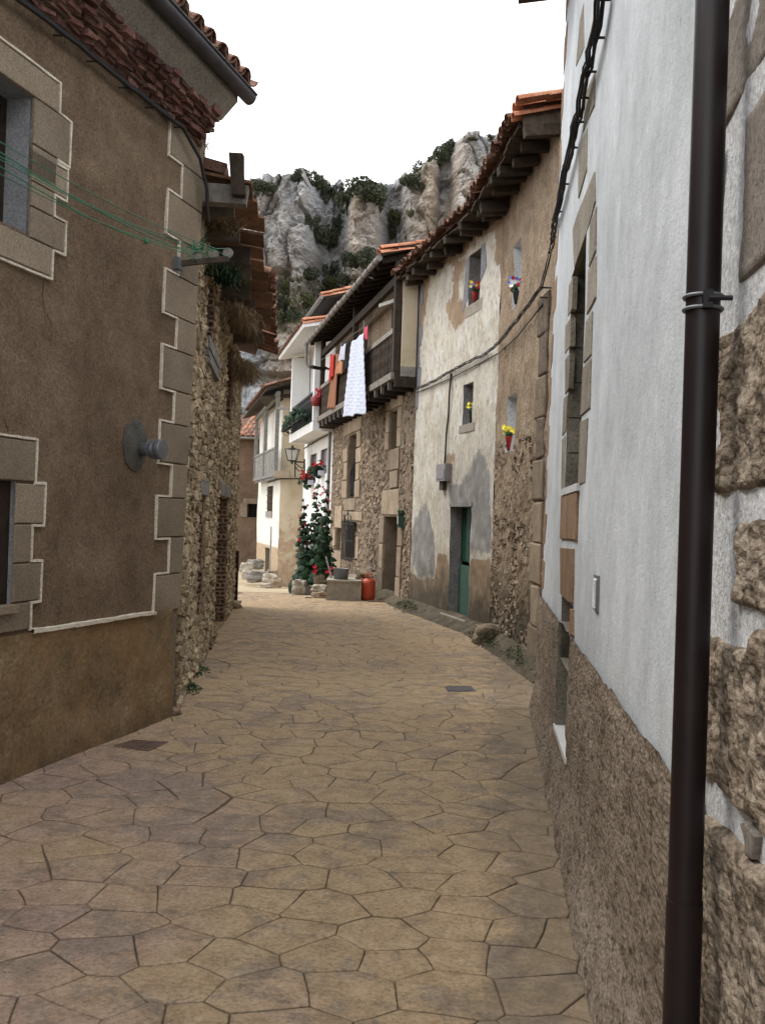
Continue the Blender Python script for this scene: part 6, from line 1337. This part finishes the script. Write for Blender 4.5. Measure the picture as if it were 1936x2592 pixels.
for k, (px, py, Y, s, lb, mt) in enumerate([(628, 1437, 37.5, (.9, .7, .8), 'pale boulder at the left end of the rubble heap by the bend', 'pale_concrete'), (648, 1428, 37.8, (1.1, .8, .7), 'dark wedge shaped boulder on top of the rubble heap', 'concrete'), (623, 1455, 36.8, (.6, .5, .6), 'small boulder at the foot of the rubble heap', 'pale_concrete'),
    (655, 1459, 35.8, (1.5, 1.2, .75), 'big grey block in the middle of the rubble heap', 'concrete'), (683, 1466, 35.2, (.9, .8, .75), 'pale boulder in front of the cream house door', 'pale_concrete'), (697, 1476, 35.0, (.8, .7, .6), 'tan boulder against the cream house corner', 'ashlar'), (672, 1482, 34.4, (.6, .5, .3), 'low flat rock at the front of the rubble heap', 'pale_concrete'), (690, 1450, 36.0, (.7, .6, .4), 'rock leaning under the cream house doorway', 'ashlar')]):
    boulder('boulder', at_depth(px, py, Y), [q_ * .6 for q_ in s], lb, 10 + k, mt, 'boulder', 'rubble heap by the cream house')
boulder('brick', gpt(434, 1800, .03), (.17, .12, .07), 'loose broken brick at the corner of the rubble house', 40, 'brick', 'brick', None)
boulder('loose_stone', gpt(1237, 1608, .12), (.5, .35, .35), 'dark tumbled stone at the foot of the peeling house', 41, 'rubble_brown', 'stone', None)
boulder('loose_stone', gpt(589, 1532, .05), (.35, .3, .18), 'stone at the far end of the rubble house wall', 42, 'rubble_ochre', 'stone', None)
# soil and cement fillet along the peeling house
V = []; F = []; W_ = [(Fw, 2.4), (Fw, 1.2), (Fw, .1), (Gw, .5), (Gw, 1.2), (Gw, 1.9), (Gw, 2.6), (Gw, 3.4), (Gw, 4.2), (G2, .0), (G2, .8), (G2, 1.6), (G2, 2.4), (G2, 3.2), (G2, 4.2)]
for k, (w_, u) in enumerate(W_):
    k_ = .30 + .08 * noise.noise(Vector((k * 1.3, 0, 0)))
    for d_, z_ in ((-.05, .20), (.06, .15), (k_ * .55, .07), (k_, .012), (k_ + .03, -.02)): V.append(w_.P(u, z_ + .02 * noise.noise(Vector((k * .9, d_ * 9, 0))), d_))
for k in range(len(W_) - 1):
    for j in range(4): F.append((k * 5 + j, k * 5 + j + 1, k * 5 + j + 6, k * 5 + j + 5))
o = mk('soil_bank', V, F, MT['dirt_bank'], None, True); tag(o, kind='structure')
# small weeds
def weed(name, c, n, s, label, mat, seed, cat='weed', r=(1, 1, 1), hang=False, wdt=.03):
    n = int(n * 1.6)
    rnd = random.Random(seed); V = []; F = []; T = []
    for k in range(n):
        p = Vector(c) + Vector((rnd.gauss(0, s * .45 * r[0]), rnd.gauss(0, s * .45 * r[1]), abs(rnd.gauss(0, s * .12 * r[2])) * (-1 if hang else 1))); d = Vector((rnd.gauss(0, .6), rnd.gauss(0, .6), 1 if not hang else -1)).normalized() * s * rnd.uniform(.25, .8); x = d.cross(Vector((rnd.gauss(0, 1), rnd.gauss(0, 1), .1))).normalized() * s * wdt; b = len(V)
        V += [p - x, p + x, p + d * .6 + x * .9 + Vector((0, 0, 0)), p + d]; F += [(b, b + 1, b + 2, b + 3)]; T += [rnd.random()] * 4
    o = mk(name, V, F, MT[mat], None, False, tint=T, origin=c); tag(o, label, cat); return o
def tuft(name, c, n, size, spread, label, mat, seed, cat='weed'):
    """low broad-leaved growth: small leaf blades crowded over a patch of ground"""
    rnd = random.Random(seed); V = []; F = []; T = []; c = Vector(c)
    for k in range(n):
        f = abs(rnd.gauss(0, .5)); p = c + Vector((rnd.gauss(0, spread[0]), rnd.gauss(0, spread[1]), 0)); h_ = spread[2] * math.exp(-((p.x - c.x) / (spread[0] * 1.3)) ** 2 - ((p.y - c.y) / (spread[1] * 1.3)) ** 2)
        p.z += rnd.uniform(0, 1) * h_; a = Vector((rnd.gauss(0, .7), rnd.gauss(0, .7), 1)).normalized(); x = a.orthogonal().normalized(); x = (x * math.cos(k) + a.cross(x) * math.sin(k)); y = a.cross(x); s = size * rnd.uniform(.5, 1.3); b = len(V)
        V += [p - x * s * .4, p + y * s * .35 + a * s * .2, p + x * s + a * s * .35, p - y * s * .35 + a * s * .2]; F.append((b, b + 1, b + 2, b + 3)); T += [rnd.random()] * 4
    o = mk(name, V, F, MT[mat], None, False, tint=T, origin=c); return tag(o, label, cat, None, 'stuff' if cat == 'moss' else None)
tuft('weed', gpt(487, 1702, .0), 260, .035, (.07, .16, .16), 'green weed tuft at the foot of the rubble wall', 'leaf', 1); tuft('weed', gpt(478, 1748, .0), 170, .03, (.06, .10, .11), 'smaller weed tuft nearer the brown house corner', 'leaf', 2)
tuft('moss', Gw.P(.7, .08, .25), 700, .028, (.14, .45, .16), 'mossy weeds at the far foot of the peeling house', 'moss', 3, 'moss'); tuft('moss', G2.P(.9, .06, .22), 700, .028, (.10, .45, .20), 'mossy weeds at the foot of the brown wall', 'moss', 4, 'moss'); tuft('moss', G2.P(2.6, .05, .12), 500, .026, (.07, .45, .16), 'grassy weeds at the foot of the wall beside the near white house', 'leaf_olive', 5, 'moss')
weed('dry_weed', B.P(1.0, 4.62, .20), 380, .26, 'tangle of dry weeds growing under the near end of the ruined eave', 'dry', 6, r=(.6, 1.6, 2.2), wdt=.014); weed('green_weed', B.P(1.5, 4.2, .22), 260, .26, 'dark green weed sprouting beside the clothesline pulleys', 'leaf_dark', 7, r=(.6, 1.2, 2))
weed('dry_weed', B.P(4.0, 4.45, .30), 700, .34, 'dry brush hanging in the middle of the ruined eave', 'dry', 8, r=(.5, 2.2, 1.6), hang=True, wdt=.012); weed('dry_weed', B.P(7.0, 4.25, .22), 1000, .40, 'big dry bush hanging at the far end of the ruined eave', 'dry', 9, r=(.35, 1.6, 2.4), hang=True, wdt=.010)
weed('dry_weed', A.P(2.46, 5.0, .06), 45, .26, 'wispy dry stems at the corner of the brown house cornice', 'dry', 10, r=(.5, .5, 2), wdt=.010); weed('dry_weed', A.P(1.2, 5.78, .6), 40, .16, 'small dry sprigs growing on the brown house gutter', 'dry', 11, r=(1, 3.5, 1), wdt=.015)
# ------------------------------------------------------------------ street lamp
lq = apt(740, 1150, 33.4); wq = apt(771, 1185, 33.6); lm = root('street_lamp', wq, 'old iron wall lantern on a scrolled bracket at the white house corner', 'street lamp')
s = 33.4 / F_PX * 1.0; top = lq + Vector((0, 0, 24 * s)); 
m = MB(); hw0, hw1 = 17 * s, 10 * s; zt, zb = lq.z + 12 * s, lq.z - 16 * s
R4 = lambda hw, z: [Vector((lq.x + a * hw, lq.y + c * hw, z)) for a, c in ((-1, -1), (1, -1), (1, 1), (-1, 1))]
t4, b4 = R4(hw0, zt), R4(hw1, zb); m = MB(); m.add(t4 + b4, [(0, 1, 5, 4), (1, 2, 6, 5), (2, 3, 7, 6), (3, 0, 4, 7)]); m.mk('lantern_glass', MT['lamp_glass'], lm)
m = MB()
for a, c in zip(t4, b4): m.beam(a, c, 1.6 * s, 1.6 * s)
for q in (t4, b4):
    for k in range(4): m.beam(q[k], q[(k + 1) % 4], 1.8 * s, 1.8 * s)
m.beam((t4[0] + t4[1]) / 2, (b4[0] + b4[1]) / 2, 1.2 * s, 1.2 * s); m.mk('lantern_frame', MT['black_iron'], lm)
m = MB(); m.lathe([(0, 23 * s), (3 * s, 22 * s), (3 * s, 18 * s), (7 * s, 16 * s), (19 * s, 11.5 * s), (19 * s, 10.5 * s)], (lq.x, lq.y, lq.z), 4 * 4); m.mk('lantern_cap', MT['black_iron'], lm)
m = MB(); m.lathe([(9 * s, -16 * s), (5 * s, -19 * s), (2.5 * s, -21 * s), (3 * s, -23 * s), (0, -26 * s)], (lq.x, lq.y, lq.z), 10); m.mk('lantern_finial', MT['black_iron'], lm)
px_ = lambda x, y: apt(x, y, 33.5)
m = MB(); m.tube([px_(747, 1167), px_(747, 1208)], .03, 6); m.tube([px_(747, 1169), px_(771, 1170)], .028, 6); m.tube([px_(771, 1162), px_(771, 1200)], .03, 6); m.tube([px_(748, 1172), px_(756, 1180), px_(766, 1186), px_(770, 1178)], .022, 6); m.tube([px_(749, 1182), px_(756, 1193), px_(764, 1190), px_(771, 1198)], .022, 6); m.mk('bracket', MT['rust_iron'], lm)
# ------------------------------------------------------------------ letterbox and number frame by the door
uz0 = Fw.uz(1015, 1314, .15); lb = root('letterbox', Fw.P(uz0[0], uz0[1], .15), 'dark green metal letterbox on the stone wall beside the brown door', 'letterbox')
c = at_depth(1017, 1316, 20.2); X, Y_, Z = Vector((1, .05, 0)).normalized(), Vector((-.05, 1, 0)).normalized(), Vector((0, 0, 1))
m = MB(); m.box(c, X * .085, Y_ * .10, Z * .16); m.mk('box', MT['green_box'], lb); m = MB(); m.box(c + Z * .178 - Y_ * .02, X * .10, Y_ * .13, Z * .014); m.beam(c + Z * .19 - X * .095, c + Z * .215 + X * .0, .22, .012); m.mk('hood', MT['green_box'], lb); m = MB(); m.box(c + Z * .10 - Y_ * .102, X * .06, Y_ * .003, Z * .010); m.mk('slot', MT['dark'], lb); m = MB(); m.box(c - X * .088, X * .003, Y_ * .07, Z * .09); m.mk('side_panel', MT['white_paint'], lb)
m = MB(); m.box(c + Y_ * .2, X * .02, Y_ * .12, Z * .06); m.mk('wall_bracket', MT['rust_iron'], lb)
c = at_depth(1033, 1326, 20.0); m = MB()
for dx_, dz, hx, hz in ((-.033, 0, .008, .15), (.033, 0, .008, .15), (0, .142, .026, .008), (0, -.142, .026, .008)): m.box(c + X * dx_ + Z * dz, X * hx, Y_ * .02, Z * hz)
wf = root('narrow_frame', c, 'small narrow white frame on the wall right of the letterbox', 'frame'); m.mk('frame', MT['white_paint'], wf); m = MB(); m.box(c, X * .026, Y_ * .008, Z * .135); m.mk('pane', MT['dark'], wf); m = MB(); m.box(c + Y_ * .2 , X * .02, Y_ * .18, Z * .03); m.mk('fixing', MT['rust_iron'], wf)
# ------------------------------------------------------------------ laundry
def cloth(name, pts_tl, mat, label, d, cat, nu=10, nz=18, fold=.02, puff=None, group='laundry on the timber balcony'):
    """hanging sheet between px corners tl,tr,br,bl on the balcony front"""
    q = [Fw.uz(x, y, d) for x, y in pts_tl]; V = []; F = []
    for i in range(nu + 1):
        for j in range(nz + 1):
            f, g = i / nu, j / nz; a = (q[0][0] + (q[1][0] - q[0][0]) * f, q[0][1] + (q[1][1] - q[0][1]) * f); b_ = (q[3][0] + (q[2][0] - q[3][0]) * f, q[3][1] + (q[2][1] - q[3][1]) * f)
            u = a[0] + (b_[0] - a[0]) * g; z = a[1] + (b_[1] - a[1]) * g; dd = d + fold * math.sin(f * 9 + 2 * g) * (.3 + g) + (puff(f, g) if puff else 0); V.append(Fw.P(u, z + .015 * math.sin(f * 12), dd))
    for i in range(nu):
        for j in range(nz): F.append((i * (nz + 1) + j, i * (nz + 1) + j + 1, (i + 1) * (nz + 1) + j + 1, (i + 1) * (nz + 1) + j))
    o = mk(name, V, F, MT[mat], None, True); tag(o, label, cat, group); md = o.modifiers.new('s', 'SOLIDIFY'); md.thickness = .012; return o
qp = lambda f, g: .010 * abs(math.sin(f * 4 * math.pi + (math.pi / 2 if int(g * 22) % 2 else 0))) ** .6 * abs(math.sin(g * 22 * math.pi)) ** .5
cloth('quilt', [(889, 868), (920, 842), (922, 1046), (872, 1056)], 'quilt', 'long white quilted cover hanging over the timber balcony rail', .66, 'quilt', 30, 96, .03, qp)
cloth('red_towel', [(836, 898), (846, 897), (842, 950), (834, 968)], 'cloth_red', 'narrow red towel hanging left of the brown towel', .60, 'towel'); cloth('brown_towel', [(846, 896), (857, 895), (846, 1034), (830, 1035)], 'cloth_brown', 'long brown towel with a striped end hanging down to the balcony floor', .56, 'towel', 10, 24)
cloth('orange_cloth', [(857, 914), (868, 912), (864, 944), (850, 948)], 'cloth_orange', 'orange cloth hanging below the white shirt', .58, 'cloth'); cloth('white_shirt', [(862, 880), (876, 868), (870, 910), (858, 915)], 'cloth_white', 'white shirt hanging left of the quilt', .62, 'shirt'); cloth('dark_garment', [(875, 866), (884, 862), (880, 930), (870, 945)], 'cloth_navy', 'dark grey garment squeezed between shirt and quilt', .58, 'garment')
cloth('pink_cloth', [(923, 830), (931, 824), (928, 858), (920, 862)], 'cloth_pink', 'small pink patterned cloth hung by itself right of the quilt', .62, 'cloth')
cl2 = root('clothesline', Fw.P(3, 6, .62), 'washing line on two wooden arms along the timber balcony', 'clothesline')
L1 = [Fw.P(*Fw.uz(x, y, .62), .62) for x, y in ((962, 774), (932, 822), (884, 852), (845, 892), (812, 912))]; wire('', L1, .007, '').mk('line', MT['concrete'], cl2)
m = MB(); a = Fw.P(.15, L1[0].z - .02, .44); m.beam(L1[0], a, .06, .07); m.mk('arm', MT['wood_grey'], cl2, tint=.8); m = MB(); a = Fw.P(9.5, Fw.uz(790, 933, .75)[1], .40); e = Fw.P(*Fw.uz(788, 929, 1.0), 1.0); m.beam(e, a, .10, .09); m.mk('arm', MT['wood_dark'], cl2, tint=.9)
for (x, y) in ((921, 812), (863, 866)): m = MB(); q = Fw.P(*Fw.uz(x, y, .62), .62); m.beam(q, q - Vector((0, 0, .35)), .05, .012); m.mk('hanger_strap', MT['cloth_white'], cl2)
# ------------------------------------------------------------------ far dark door edge of the rubble house
m = MB(); a = B.P(9.95, -.1, .05); m.box(a + Vector((0, 0, .55)), B.t * .03, B.n * .035, Vector((0, 0, .62))); tag(m.mk('door_leaf', MT['wood_dark'], tint=.3), 'dark door edge standing open at the far end of the rubble house', 'door')

def crack(w, px, name='crack'):
    P_ = pxp(w, px); q = []
    for a, c in zip(P_, P_[1:]):
        n = max(2, int(math.hypot(a[0] - c[0], a[1] - c[1]) / .03)); q += [(a[0] + (c[0] - a[0]) * i / n + random.uniform(-.008, .008), a[1] + (c[1] - a[1]) * i / n) for i in range(n)]
    V = []; F = []
    for i, (u, z) in enumerate(q):
        t_ = .0035 * (1 - abs(i / len(q) - .4)) * random.uniform(.5, 1.4)
        d_ = .0205 * noise.fractal(Vector((u * 1.3, z * 1.3, 1)), .9, 2.1, 4) * .6
        V += [w.P(u - t_, z, d_ + .0045), w.P(u + t_, z, d_ + .0045)]
    F = [(2 * i, 2 * i + 1, 2 * i + 3, 2 * i + 2) for i in range(len(q) - 1)]; mk(name, V, F, MT['dark_crack'], hA)
crack(A, [(112, 703), (111, 770), (122, 800), (133, 820), (132, 880)]); crack(A, [(12, 1063), (20, 1108)])
